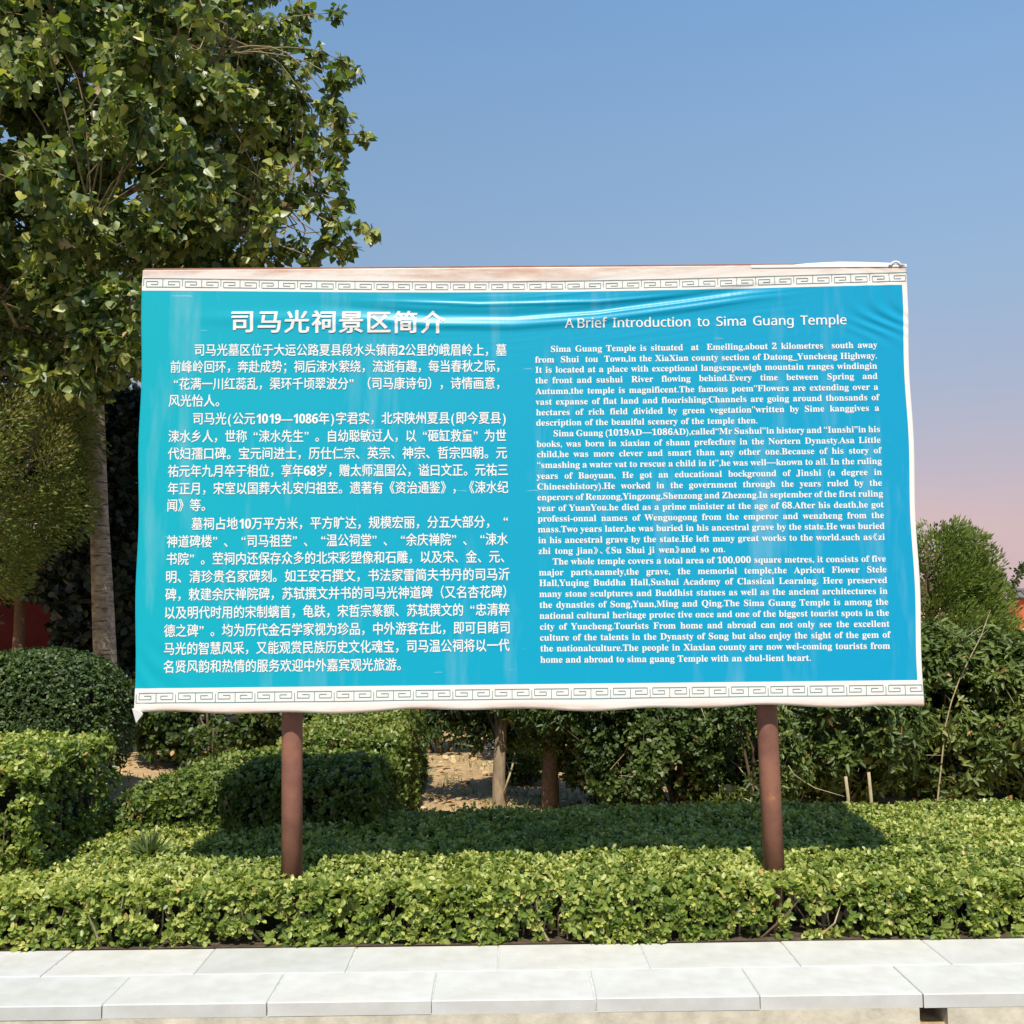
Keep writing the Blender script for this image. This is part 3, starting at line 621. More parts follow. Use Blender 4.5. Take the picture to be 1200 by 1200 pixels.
# ------------------------------------------------------------------ clipped hedges
def hedge(name, label, x0, x1, y0, y1, h, mat, seed, dens=900, topl=.88, sd=1.0, leaf=.034, per=7, group=None, faces=('top', 'front', 'left', 'right', 'back'), round_=.08, gap=.35, lumps=.022, single=0, tbase=.5, profile=None, core_in=.10, stems=True, back_d=.4):
    rng = np.random.default_rng(seed)
    root = empty(name, ((x0+x1)/2, (y0+y1)/2, 0)); tag(root, label, 'hedge', group)
    C = []; A = []
    def hh(x, y): 
        v = h+lumps*fbm(x, y, 5, seed)+lumps*.5*fbm(x, y, 17, seed+1)
        return v if profile is None else v+profile(x, y)
    n = int(dens*(x1-x0)*(y1-y0)); X = rng.uniform(x0, x1, n); Y = rng.uniform(y0, y1, n)
    ed = np.minimum(np.minimum(X-x0, x1-X), np.minimum(Y-y0, y1-Y)); rnd = round_*(1-np.clip(ed/round_, 0, 1))**2*.6
    dep = rng.exponential(.020, n)
    C.append(np.stack([X, Y, hh(X, Y)-rnd-dep], 1)); A.append(np.stack([rng.normal(0, .35, n), rng.normal(-.1, .35, n), np.full(n, 1.0)], 1))
    def side(axis, pos, out, a0, a1, dn):
        L_ = a1-a0; m = int(dn*sd*L_*h); t = rng.uniform(a0, a1, m); z = h*rng.uniform(.0, 1, m)**1.05
        hz_ = fbm(t, z*1.2, 7, seed+5+int(pos*7) % 9); hz_ = hz_+.5*fbm(t, z, 26, seed+8); keep = (hz_ > -gap-.75*(z/h)) | (rng.uniform(0, 1, m) < .12); t, z = t[keep], z[keep]; m = len(t)
        bul = lumps*1.3*fbm(t, z, 6, seed+9)-.03*np.clip((z/h-.75)/.25, 0, 1)**2+rng.exponential(.02, m)*-1
        if axis == 'y': P = np.stack([t, pos+out*bul, z*(1+(hh(t, pos)-h)/h)], 1)
        else: P = np.stack([pos+out*bul, t, z*(1+(hh(np.full(m, pos), t)-h)/h)], 1)
        nn = np.stack([rng.normal(0, .4, m), rng.normal(0, .4, m), .55+rng.normal(0, .35, m)], 1)
        nn[:, 1 if axis == 'y' else 0] += out*1.0
        C.append(P); A.append(nn)
    if 'front' in faces: side('y', y0, -1, x0, x1, dens*1.15)
    if 'back' in faces: side('y', y1, 1, x0, x1, dens*back_d)
    if 'left' in faces: side('x', x0, -1, y0, y1, dens)
    if 'right' in faces: side('x', x1, 1, y0, y1, dens)
    C = np.concatenate(C); A = np.concatenate(A)
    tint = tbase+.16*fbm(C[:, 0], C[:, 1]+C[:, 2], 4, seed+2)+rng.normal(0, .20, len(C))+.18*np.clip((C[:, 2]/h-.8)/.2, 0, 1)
    P, D, N, L, T = rosettes(C, A, per, leaf, 1.0, tint, rng)
    L = np.where(P[:, 1] > y0+.12, L*topl, L)
    if single:
        sc_ = np.where((P[:, 1] < y0+.02), (1/np.linalg.norm(P-CAMP, axis=1))*(L/leaf)**.5, 0)*rng.uniform(.9, 1, len(P))
        keep = singles('leaf', OVAL, P, D, N, L, T, mat, root, single, sc_)
        P, D, N, L, T = P[keep], D[keep], N[keep], L[keep], T[keep]
    cloud('foliage', OVAL, P, D, N, L, T, mat, root)
    c = MB(); ci = core_in
    nx = max(4, int((x1-x0)/.15)); ny = max(3, int((y1-y0)/.15))
    xs = np.linspace(x0+ci, x1-ci, nx); ys = np.linspace(y0+ci*1.6, y1-ci, ny); XX, YY = np.meshgrid(xs, ys)
    ZZ = hh(XX, YY)-.055; V = np.stack([XX.ravel(), YY.ravel(), ZZ.ravel()], 1)
    per_ = [(i) for i in range(nx)]+[j*nx+nx-1 for j in range(1, ny)]+[(ny-1)*nx+i for i in range(nx-2, -1, -1)]+[j*nx for j in range(ny-2, 0, -1)]
    base = V[per_].copy(); base[:, 2] = -.01; V = np.concatenate([V, base]); nb = nx*ny; k_ = len(per_)
    F = [(j*nx+i, j*nx+i+1, (j+1)*nx+i+1, (j+1)*nx+i) for j in range(ny-1) for i in range(nx-1)]+[(per_[i], nb+i, nb+(i+1) % k_, per_[(i+1) % k_]) for i in range(k_)]
    c.add(V, F); c.build('dark_core', M_core, root)  # added dark core that fills the gaps between leaves with shade
    if stems:
        s = MB(); ns_ = int((x1-x0)*9)
        s2_ = MB()
        for i in range(ns_*2):
            xx = rng.uniform(x0+.03, x1-.03); yy = y0+rng.uniform(.03, .16); b = np.array([xx, yy, 0]); tp = b+np.array([rng.normal(0, .07), rng.normal(-.05, .03), h*rng.uniform(.6, .95)])
            md = (b+tp)/2+rng.normal(0, .02, 3); (s if i % 2 else s2_).tube([b, md, tp], [.005, .004, .002], 5, False)
        if single: s2_.build('bare_twigs', M_twig, root, kind='stuff')
        if (x1-x0) < 50:
            for i in range(int((y1-y0)*10)):
                b = np.array([x1-.06, rng.uniform(y0, y1), 0]); tp = b+np.array([rng.normal(.03, .03), rng.normal(0, .05), h*rng.uniform(.6, .95)]); s.tube([b, (b+tp)/2+rng.normal(0, .02, 3), tp], [.005, .004, .002], 5, False)
        s.build('stems', M_stem, root, kind='stuff')
    return root

hb = on(1100, 938, .26)[1]
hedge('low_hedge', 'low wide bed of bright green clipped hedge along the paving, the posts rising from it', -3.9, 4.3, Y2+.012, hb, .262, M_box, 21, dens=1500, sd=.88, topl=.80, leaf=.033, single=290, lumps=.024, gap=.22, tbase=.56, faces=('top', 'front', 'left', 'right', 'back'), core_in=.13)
# taller hedges at the left
xa = at(38, 1000, 5.35)[0]
hedge('tall_hedge', 'tall square clipped hedge with bright top at the left edge, before the round shrub', -4.4, xa, 5.35, 6.45, .80, M_box, 31, dens=900, leaf=.036, tbase=.46, gap=.35, lumps=.035, faces=('top', 'front', 'right'), profile=lambda x, y: .0)
mx0 = at(112, 960, 6.45)[0]; mx1 = at(447, 960, 6.35)[0]
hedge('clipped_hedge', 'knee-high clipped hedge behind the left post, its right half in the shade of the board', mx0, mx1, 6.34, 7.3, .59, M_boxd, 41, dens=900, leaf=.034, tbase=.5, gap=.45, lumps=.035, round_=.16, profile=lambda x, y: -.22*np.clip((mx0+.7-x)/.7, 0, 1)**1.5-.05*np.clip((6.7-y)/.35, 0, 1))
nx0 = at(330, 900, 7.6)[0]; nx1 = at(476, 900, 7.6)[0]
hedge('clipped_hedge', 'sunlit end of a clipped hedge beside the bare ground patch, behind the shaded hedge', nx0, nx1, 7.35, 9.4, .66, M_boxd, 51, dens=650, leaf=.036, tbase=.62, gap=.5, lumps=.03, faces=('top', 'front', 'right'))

# ------------------------------------------------------------------ shrubs as lumpy leaf volumes
def lump_dirs(rng, n):
    v = norm(rng.normal(0, 1, (n, 3))); return v
def shrub(name, label, cat, c, r, mat, seed, ncl=1200, leaf=.05, per=6, tmpl=OVAL, lumps=26, lr=.34, tbase=.45, droop=0.0, group=None, stems=6, zmin=.03, thick=.25, spread=1.0, base=None, core=True, twigs=0):
    rng = np.random.default_rng(seed); c = np.array(c, float); r = np.array(r, float)
    root = empty(name, (c[0], c[1], 0)); tag(root, label, cat, group)
    LD = lump_dirs(rng, lumps); LC = c+LD*r*(1-lr*.75)*rng.uniform(.72, 1.08, (lumps, 1)); LR = lr*rng.uniform(.7, 1.25, lumps)
    k = rng.integers(0, lumps, ncl); d = norm(rng.normal(0, 1, (ncl, 3))+LD[k]*.9)
    rr = 1-rng.exponential(thick, ncl).clip(0, .95)
    P = LC[k]+d*r*LR[k][:, None]*rr[:, None]
    ok = P[:, 2] > zmin; P = P[ok]; d = d[ok]; k = k[ok]
    A = norm(d*r[::-1].mean()+(P-c)/r*.5)+np.array([0, 0, .45-droop])+rng.normal(0, .25, P.shape)
    lt = rng.normal(0, .09, lumps); tint = tbase+lt[k]+rng.normal(0, .12, len(P))
    Pp, D, N, L, T = rosettes(P, A, per, leaf, spread, tint, rng, leaf*.5)
    D[:, 2] -= droop*.6
    cloud('foliage', tmpl, Pp, D, N, L, T, mat, root)
    if core:
        m = MB()
        for i in range(lumps):
            th = np.linspace(0, math.pi, 6); V = []
            for a in th:
                for j in range(7):
                    p = 2*math.pi*j/7; V.append(LC[i]+np.array([math.sin(a)*math.cos(p), math.sin(a)*math.sin(p), math.cos(a)])*r*LR[i]*.30)
            V = np.array(V); V[:, 2] = np.maximum(V[:, 2], .02)
            m.add(V, [(a*7+j, a*7+(j+1) % 7, (a+1)*7+(j+1) % 7, (a+1)*7+j) for a in range(5) for j in range(7)])
        m.build('dark_core', M_core, root, kind='stuff')  # added dark blobs that stop the view through, like inner shade
    if stems:
        m = MB(); b0 = np.array([c[0], c[1], 0]) if base is None else np.array(base)
        for i in range(stems):
            tgt = LC[rng.integers(0, lumps)]; b = b0+np.array([rng.normal(0, .06*r[0]), rng.normal(0, .05), -.02]); md = b*.55+tgt*.45+rng.normal(0, .05, 3)+[0, 0, .1]
            m.tube([b, md, tgt], [.016, .011, .005], 6, False)
        m.build('stems', M_stem, root, smooth=True, kind='stuff' if stems > 3 else None)
    if twigs:
        m = MB()
        for i in range(twigs):
            b = LC[rng.integers(0, lumps)]; dd = norm(rng.normal(0, 1, 3)+np.array([0, -.8, .7])); ln = rng.uniform(.2, .5); m.tube([b+dd*.1, b+dd*(.1+ln*.5)+rng.normal(0, .02, 3), b+dd*(.1+ln)], [.004, .003, .0015], 4, False)
        m.build('bare_twigs', M_twig, root, kind='stuff')
    return root
rc = at(42, 765, 8.6)
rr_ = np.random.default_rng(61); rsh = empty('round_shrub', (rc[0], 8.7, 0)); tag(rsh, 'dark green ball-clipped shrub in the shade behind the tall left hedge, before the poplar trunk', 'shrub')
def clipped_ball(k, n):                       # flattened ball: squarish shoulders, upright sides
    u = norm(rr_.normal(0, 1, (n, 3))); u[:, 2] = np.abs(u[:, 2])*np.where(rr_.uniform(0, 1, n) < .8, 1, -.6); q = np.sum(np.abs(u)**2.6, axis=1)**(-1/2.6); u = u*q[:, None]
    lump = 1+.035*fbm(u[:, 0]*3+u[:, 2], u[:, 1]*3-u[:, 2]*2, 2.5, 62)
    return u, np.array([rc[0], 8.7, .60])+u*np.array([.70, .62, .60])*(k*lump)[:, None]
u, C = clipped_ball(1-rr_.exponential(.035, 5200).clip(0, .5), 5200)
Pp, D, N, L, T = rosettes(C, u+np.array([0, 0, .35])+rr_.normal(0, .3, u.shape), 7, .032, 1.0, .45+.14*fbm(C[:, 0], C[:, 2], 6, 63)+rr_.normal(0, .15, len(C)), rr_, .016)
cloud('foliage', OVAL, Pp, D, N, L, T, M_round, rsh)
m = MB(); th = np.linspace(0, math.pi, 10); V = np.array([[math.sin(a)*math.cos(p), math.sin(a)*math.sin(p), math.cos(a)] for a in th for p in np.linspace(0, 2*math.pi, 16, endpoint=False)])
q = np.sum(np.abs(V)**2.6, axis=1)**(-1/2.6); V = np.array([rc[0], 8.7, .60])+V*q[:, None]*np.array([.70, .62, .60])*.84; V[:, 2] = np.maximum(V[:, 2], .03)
m.add(V, [(a*16+i, a*16+(i+1) % 16, (a+1)*16+(i+1) % 16, (a+1)*16+i) for a in range(9) for i in range(16)]); m.build('dark_core', M_core, rsh, kind='stuff')  # added dark core, shade inside the clipped ball
# two small trees whose low crowns hang behind the board
def small_tree(label, px, yb, wid, cpx, cz, rr, seed, mat, n, dark=False, tb=.4):
    b = on(px, yb); y = b[1]; cxx = at(cpx, 800, y)[0]
    root = shrub('small_tree', label, 'tree', (cxx, y+(-.16 if dark else .15), cz), rr, mat, seed, n, .055, 6, LONG, 34, .36, tb, droop=.15, stems=0, thick=.3, zmin=.42)
    m = MB(); m.tube([b+[0, 0, -.03], b+[.0, 0, .25], b+[.02, .02, .6], [cxx, y+.1, cz]], [wid*1.15, wid, wid*.9, wid*.5], 12, False)
    rng = np.random.default_rng(seed)
    m.build('trunk', M_stem if dark else M_bark2, root, smooth=True)  # darker stem colour paints the crown's shade on the dark trunk
    br = MB()
    for i in range(7):
        s = b+np.array([0, 0, rng.uniform(.45, .9)]); e_ = np.array([cxx, y+.1, cz])+rng.normal(0, .45, 3)*np.array(rr); br.tube([s, (s+e_)/2+rng.normal(0, .06, 3), e_], [.018, .012, .006], 6, False)
    br.build('branches', M_stem, root, smooth=True, kind='stuff')
    return root
small_tree('small tree with a pale trunk on the bare ground under the middle of the board', 585, 950, .048, 605, .98, (.85, .5, .60), 71, M_shr, 2600)
small_tree('small tree with a dark trunk in shade, right of the pale-trunked one', 645, 950, .062, 700, .92, (.80, .55, .62), 72, M_shr, 2600, True, .3)
bsh = [(842, 8.9, .45, (.50, .35, .50), M_shr, OVAL, .045, .42, 'dark shrub filling the space just left of the right post, behind its neighbours'),
       (620, 9.3, .26, (.30, .22, .27), M_boxd, OVAL, .04, .62, 'small sunlit green shrub between the pale trunk and the dark trunk'),
       (745, 7.7, .42, (.40, .30, .46), M_shr, OVAL, .042, .40, 'dark leafy shrub just right of the dark trunk, behind the low hedge'),
       (790, 8.0, .62, (.55, .45, .62), M_shr, OVAL, .045, .45, 'loose dark green shrub with a few dead orange sprays, left of the right post'),
       (880, 7.75, .55, (.42, .40, .55), M_shr, LONG, .055, .60, 'lighter green shrub directly behind the right post'),
       (715, 8.3, .58, (.50, .40, .58), M_shr, OVAL, .045, .35, 'dark shrub filling the gap beside the dark trunk')]
for i, (px, y, cz, rr, mt, tm, lf, tb, lb) in enumerate(bsh):
    shrub('shrub', lb, 'shrub', (at(px, 850, y)[0], y, cz), rr, mt, 80+i, 1500 if rr[0] > .35 else 700, lf, 6, tm, 30, .34, tb, droop=.1, stems=14, twigs=14, core=i != 3)
big = [(985, 8.3, .66, (.62, .6, .70), .55, 'broad dark evergreen shrub with long leaves below the right corner of the board'),
       (1100, 8.6, .66, (.72, .6, .72), .62, 'large evergreen shrub under the leaning dry stalk at the right'),
       (1215, 8.4, .58, (.66, .6, .62), .68, 'evergreen shrub with paler young shoots at the right edge'),
       (1140, 10.4, .60, (.9, .6, .66), .5, 'evergreen shrub further back before the cypress'),
       (1010, 10.2, .66, (.9, .6, .78), .42, 'dark evergreen shrub half hidden behind the lower right corner of the board'),
       (1290, 10.6, .56, (.9, .6, .60), .55, 'evergreen shrub behind the one at the right edge')]
for i, (px, y, cz, rr, tb, lb) in enumerate(big):
    shrub('evergreen_shrub', lb, 'shrub', (at(px, 850, y)[0], y, cz), rr, M_shr, 90+i, 2500 if y < 9 else 1800, .075 if y < 9 else .08, 6, LONG, 40, .32, tb, droop=.22, stems=10, twigs=6 if i < 3 else 0, thick=.22, group='evergreen shrubs at the right')
# back row of dark bushes seen under the left half of the board
for i, (px, y, cz, rr, lb) in enumerate([(250, 10.3, .60, (.95, .5, .62), 'dark bush behind the hedges under the left end of the board'), (400, 9.9, .62, (.75, .5, .62), 'dark bush behind the left post, between hedge and board'),
                                         (520, 11.4, .72, (.8, .6, .50), 'distant bush closing the end of the bare ground patch'), (650, 10.6, .8, (.9, .6, .78), 'distant shaded bush behind the two small trunks'), (800, 10.8, .8, (1.1, .6, .85), 'dark bush in the back row between the small trees and the right post'), (910, 10.4, .75, (.9, .6, .8), 'dark bush in the back row behind the right post')]):
    shrub('bush', lb, 'bush', (at(px, 850, y)[0], y, cz), rr, M_shr, 120+i, 1500, .055, 6, OVAL, 30, .34, .34, stems=6, thick=.25)

# ------------------------------------------------------------------ needle trees
def conifer(name, label, cat, blobs, mat, seed, per=260, leaf=.09, up=.5, trunk=None, rscale=1.0, tb=.45, out=1.0):
    rng = np.random.default_rng(seed); root = empty(name, trunk[0] if trunk else (blobs[0][0], blobs[0][1], 0)); tag(root, label, cat)
    Ps = []; Ds = []; Ts = []
    axis = np.array(root.location)
    for (x, y, z, r) in blobs:
        n = int(per*(r/.25)**2); u = norm(rng.normal(0, 1, (n, 3))); rr = r*rscale*(1-rng.exponential(.22, n).clip(0, .9))
        outw = norm(np.array([x-axis[0], y-axis[1], 0.01]))
        st = np.array([1, 1, 1.35]); P = np.array([x, y, z])+u*rr[:, None]*st+outw*(u[:, 2:3] < 0)*-.2*r
        Ps.append(P); ax_ = norm(np.array([0, 0, up])+outw*out*.8+rng.normal(0, .3, 3)); Ds.append(norm(u*.55+ax_*.8+rng.normal(0, .22, (n, 3)))); Ts.append(tb+rng.normal(0, .12)+.12*u[:, 2]+rng.normal(0, .12, n))  # upward sprays tinted lighter: light on clump tops put into the colour
    P = np.concatenate(Ps); D = np.concatenate(Ds); T = np.concatenate(Ts)
    rare = rng.uniform(0, 1, len(T)); T = np.where(rare > .97, .97, np.clip(T, 0, .9))
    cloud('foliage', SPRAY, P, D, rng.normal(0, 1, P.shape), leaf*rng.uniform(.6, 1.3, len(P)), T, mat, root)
    if trunk:
        m = MB(); b, t, r = trunk; b = np.array(b, float); t = np.array(t, float); m.tube([b-[0, 0, .05], b*.5+t*.5, t], [r, r*.7, r*.2], 8, False); m.build('trunk', M_stem, root, smooth=True)
        br = MB()
        for (x, y, z, rr) in blobs[::2]:
            s = b+(t-b)*np.clip((z-.3-b[2])/(t[2]-b[2]), .05, .95); br.tube([s, (s+np.array([x, y, z]))/2+[0, 0, -.05], (x, y, z)], [.02, .014, .006], 5, False)
        br.build('branches', M_stem, root, kind='stuff')
    return root
rng = np.random.default_rng(5)
# left juniper (overhangs from the left edge)
jb = []; jy = 10.6; jc = at(-70, 560, jy)
for i in range(150):
    th = rng.uniform(0, 2*math.pi); zz = rng.uniform(0, 1); zt = 1.90+zz*2.75; rad = 1.42*math.sin(math.pi*(zz*.80+.16))**.8*rng.uniform(.72, 1.05)
    jb.append((jc[0]+rad*math.cos(th), jy+rad*.9*math.sin(th), zt, rng.uniform(.16, .33)))
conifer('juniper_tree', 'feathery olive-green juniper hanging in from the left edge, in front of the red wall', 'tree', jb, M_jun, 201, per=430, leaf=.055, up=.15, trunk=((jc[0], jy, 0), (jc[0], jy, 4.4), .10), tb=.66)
# cypress at the right
cb = []; cy0 = 14.5; cc = at(1088, 700, cy0)
for i in range(170):
    th = rng.uniform(0, 2*math.pi); zz = rng.uniform(0, 1)**.9; zt = .75+zz*1.60; rad = (.55*(1-zz**2.6)+.58)*rng.uniform(.55, 1.0)
    cb.append((cc[0]+rad*math.cos(th)+.02, cy0+rad*.9*math.sin(th), zt, rng.uniform(.10, .24)))
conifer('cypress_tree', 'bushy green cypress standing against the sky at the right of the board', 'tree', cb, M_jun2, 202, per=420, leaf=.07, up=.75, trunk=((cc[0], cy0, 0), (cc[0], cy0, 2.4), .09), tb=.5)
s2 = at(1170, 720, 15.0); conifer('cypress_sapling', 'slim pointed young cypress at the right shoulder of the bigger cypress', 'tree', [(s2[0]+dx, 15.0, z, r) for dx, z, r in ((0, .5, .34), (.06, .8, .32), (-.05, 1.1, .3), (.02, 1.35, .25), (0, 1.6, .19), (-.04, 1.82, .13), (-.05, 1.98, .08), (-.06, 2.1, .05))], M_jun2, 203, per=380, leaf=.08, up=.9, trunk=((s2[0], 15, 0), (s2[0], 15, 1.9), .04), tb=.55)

# ------------------------------------------------------------------ thicket behind the poplar, leaves coloured dark for its shade
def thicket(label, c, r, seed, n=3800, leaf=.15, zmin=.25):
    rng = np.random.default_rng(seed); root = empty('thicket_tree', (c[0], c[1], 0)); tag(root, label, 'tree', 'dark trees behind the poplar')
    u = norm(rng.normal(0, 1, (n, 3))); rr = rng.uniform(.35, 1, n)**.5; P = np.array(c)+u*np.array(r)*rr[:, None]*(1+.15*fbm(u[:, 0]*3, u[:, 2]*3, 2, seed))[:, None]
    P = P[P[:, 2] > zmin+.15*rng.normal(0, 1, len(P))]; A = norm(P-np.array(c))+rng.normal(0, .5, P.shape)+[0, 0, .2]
    Pp, D, N, L, T = rosettes(P, A, 5, leaf, 1.1, np.full(len(P), .4), rng, .05); cloud('foliage', OVAL, Pp, D, N, L, T*.9, M_leafshade, root)
    m = MB(); m.tube([(c[0], c[1], -.05), (c[0]+.05, c[1], 1.2), (c[0], c[1], c[2]+r[2]*.5)], [.11, .09, .03], 8, False); m.build('trunk', M_stem, root, smooth=True)
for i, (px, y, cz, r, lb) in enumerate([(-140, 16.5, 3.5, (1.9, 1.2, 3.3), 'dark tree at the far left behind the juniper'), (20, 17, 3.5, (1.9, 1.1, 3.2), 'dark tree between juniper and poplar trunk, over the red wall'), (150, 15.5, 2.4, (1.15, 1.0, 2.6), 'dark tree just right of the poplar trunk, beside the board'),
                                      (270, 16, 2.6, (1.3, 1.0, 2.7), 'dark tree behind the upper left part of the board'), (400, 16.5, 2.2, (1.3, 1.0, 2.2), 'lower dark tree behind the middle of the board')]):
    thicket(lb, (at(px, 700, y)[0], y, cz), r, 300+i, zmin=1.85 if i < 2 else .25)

# ------------------------------------------------------------------ poplar
PY = 11.5
pb = at(129, 850, PY); pb[2] = -.05; p1 = at(121, 720, PY); p2 = at(116, 600, PY); p3 = at(112, 480, PY); p4 = at(104, 300, PY); p5 = at(118, 100, PY)
pop = empty('poplar_tree', (pb[0], PY, 0)); tag(pop, 'tall poplar with pale scarred trunk and drooping heart-shaped leaves behind the left of the board', 'tree')
m = MB(); tr = [pb, pb*.55+p1*.45, p1, p2, p3, p4, p5, p5+[.1, .1, 1.6], p5+[.0, .2, 3.6], p5+[.05, .2, 5.4]]
m.tube(tr, [.140, .120, .112, .094, .088, .08, .075, .06, .04, .012], 20, False); m.build('trunk', M_bark, pop, smooth=True)
rng = np.random.default_rng(77)
blobs = []      # (centre, radius)
def pb_(px, py, y, rpx): blobs.append((at(px, py, y), rpx/FPX*y))
edge_b = [(352, 20, 24), (335, 40, 24), (300, 30, 26), (393, 15, 12), (372, 66, 14), (402, 72, 15), (415, 88, 12), (392, 92, 16), (348, 108, 14), (330, 125, 13), (318, 92, 18), (300, 66, 22), (386, 120, 17), (402, 138, 17), (428, 158, 12), (396, 166, 16), (392, 190, 15), (360, 178, 16), (330, 176, 20), (322, 198, 20), (300, 150, 26),
          (350, 222, 14), (372, 222, 16), (396, 214, 14), (405, 238, 13), (388, 255, 17), (362, 246, 12), (327, 236, 22), (312, 262, 24), (436, 274, 10), (421, 266, 8), (402, 268, 14), (402, 292, 17), (385, 282, 12), (345, 292, 18), (366, 300, 16), (318, 300, 22), (290, 290, 26)]
for px, py, r in edge_b: pb_(px, py, 10.4+rng.uniform(-.5, .9), r*.95)
low_b = [(30, 420, 22), (62, 400, 30), (100, 430, 26), (118, 462, 14), (145, 400, 30), (160, 430, 16), (45, 445, 16), (20, 380, 26), (110, 395, 30), (80, 350, 36), (150, 350, 36), (190, 330, 34), (240, 320, 30), (60, 455, 12), (74, 440, 14), (20, 350, 34), (50, 330, 34), (95, 330, 34), (125, 360, 34), (130, 430, 24), (95, 455, 16), (165, 400, 24), (105, 300, 34), (100, 270, 34), (150, 300, 34), (60, 290, 34), (100, 365, 30), (5, 300, 34), (130, 250, 30), (75, 420, 20)]
for px, py, r in low_b: pb_(px, py, 9.7+rng.uniform(-.4, 1.0), r)
for i in range(230):
    px = rng.uniform(-160, 318); py = rng.uniform(-60, 345)
    if px > 262 and rng.uniform() < .5: continue
    if px > 200 and py < 60 and rng.uniform() < .5: continue
    pb_(px, py, rng.uniform(9.6, 13.2), rng.uniform(24, 42))
for i in range(34): pb_(rng.uniform(-120, 250), rng.uniform(-60, 240), rng.uniform(8.5, 9.6), rng.uniform(24, 38))
for i in range(90):                        # the crown above the picture, which shades the trees behind
    a = rng.uniform(0, 6.283); zz = rng.uniform(6.4, 11.4); R_ = 2.4*math.sqrt(rng.uniform(.02, 1))*(1-.5*(zz-6.4)/5)
    blobs.append((np.array([pb[0]+.15+R_*math.cos(a), PY+R_*math.sin(a), zz]), rng.uniform(.3, .42)))
P = []; D = []; N = []; L = []; T = []; tw = MB(); bigb = MB()
for bi, (c, r) in enumerate(blobs):
    n = int(np.pi*r*r/.0046*(3.4 if bi < 210 else 2.2))+6; dd = norm(rng.normal(0, 1, (n, 3))); rr = r*rng.uniform(.1, 1, n)**.6
    p = c+dd*rr[:, None]; hangd = np.stack([rng.normal(0, .55, n), rng.normal(-.12, .55, n), rng.uniform(-1.2, .1, n)], 1)+dd*.35
    P.append(p); D.append(hangd); nn = rng.normal(0, .9, (n, 3))+np.array([0, -.55, .35]); N.append(nn); L.append(rng.uniform(.058, .12, n))
    lt = rng.normal(0, .08); T.append(.52+lt+rng.normal(0, .24, n))
    for k_ in range(5 if bi < 75 else 2):
        q = dd[k_ % n]*r*rng.uniform(.6, 1.1); s = c-q*.3-[0, 0, r*.2]; tw.tube([s, c+q*.4+rng.normal(0, .04, 3), c+q+rng.normal(0, .03, 3)-[0, 0, r*.25]], [.006, .0045, .0025], 4, False)
P = np.concatenate(P); D = np.concatenate(D); N = np.concatenate(N); L = np.concatenate(L); T = np.concatenate(T)
rare = rng.uniform(0, 1, len(T)); T = np.clip(T, 0, .88); T = np.where(rare > .955, rng.uniform(.93, .975, len(T)), T); T = np.where(rare > .99, 1.0, T)
# limbs: every blob hangs on a limb that leaves the trunk below it
trk = np.array(tr)
def trunk_at(z): return np.array([np.interp(z, trk[:, 2], trk[:, i]) for i in range(3)])
limbs = []
for ang, z0, ln, rise in [(-1.1, 3.7, 1.9, .5), (-2.3, 3.6, 1.8, .5), (-1.7, 4.0, 1.7, .3), (2.4, 3.9, 1.6, .6), (.5, 3.9, 1.8, .7), (.15, 3.9, 2.9, .9), (.6, 4.8, 2.6, 1.2), (-.35, 4.4, 2.7, 1.2), (-1.2, 4.2, 2.0, .8), (-1.9, 4.0, 2.0, 1.0), (2.6, 4.4, 2.0, 1.2), (3.4, 4.0, 2.2, 1.1), (-2.6, 4.6, 2.2, 1.2), (1.4, 4.6, 2.0, 1.3), (.2, 5.8, 2.8, 1.3), (-.7, 5.6, 2.4, 1.3), (2.0, 6, 2, 1.6), (3.2, 6.2, 2, 1.6), (-1.6, 6.4, 1.9, 1.6), (.5, 7.4, 1.9, 1.8), (-2.2, 7.6, 1.6, 1.8), (2.8, 8, 1.6, 1.8)]:
    s = trunk_at(z0); pts = []
    for t in np.linspace(0, 1, 7): pts.append(s+np.array([math.cos(ang)*ln*t, math.sin(ang)*ln*t, rise*t**.8])+(rng.normal(0, .07, 3) if t > 0 else 0))
    limbs.append(np.concatenate([np.array(pts), (np.array(pts)[1:]+np.array(pts)[:-1])/2, np.array(pts)[1:]*.75+np.array(pts)[:-1]*.25])); b_ = MB(); b_.tube(pts, np.linspace(.05, .012, 7), 8, False); b_.build('limb', M_bark, pop, smooth=True)
allp = np.concatenate(limbs+[np.array([trunk_at(z) for z in np.linspace(4.2, 11, 30)])])
for c, r in blobs:
    dist = np.linalg.norm((allp-c)*[1, 1, .7], axis=1)+np.where(allp[:, 2] > c[2]+.6, .8, 0); j = allp[np.argsort(dist)[rng.integers(0, 9)]]
    w_ = rng.normal(0, .09, (2, 3)); w_[:, 2] += .10; q_ = [j, j*.67+c*.33+w_[0], j*.33+c*.67+w_[1], c, c+(c-j)*.12-[0, 0, .08]]
    for _ in range(2): q_ = [q_[0]]+[x for a_, b_2 in zip(q_[:-1], q_[1:]) for x in (a_*.75+b_2*.25, a_*.25+b_2*.75)]+[q_[-1]]
    q_ = q_[::2]+[q_[-1]]; tw.tube(q_, np.linspace(.010, .002, len(q_)), 4, False)
tw.build('twigs', M_ptwig, pop, smooth=True, kind='stuff')
px_, py_, z_ = project(P)
keep = singles('leaf', HEART, P, D, N, L, T, M_pop, pop, 290, L/z_*np.where((py_ < 475) & (px_ < 445) & (z_ < 10.6), 1, .3)*rng.uniform(.85, 1, len(P)))
cloud('foliage', HEART, P[keep], D[keep], N[keep], L[keep], T[keep], M_pop, pop)

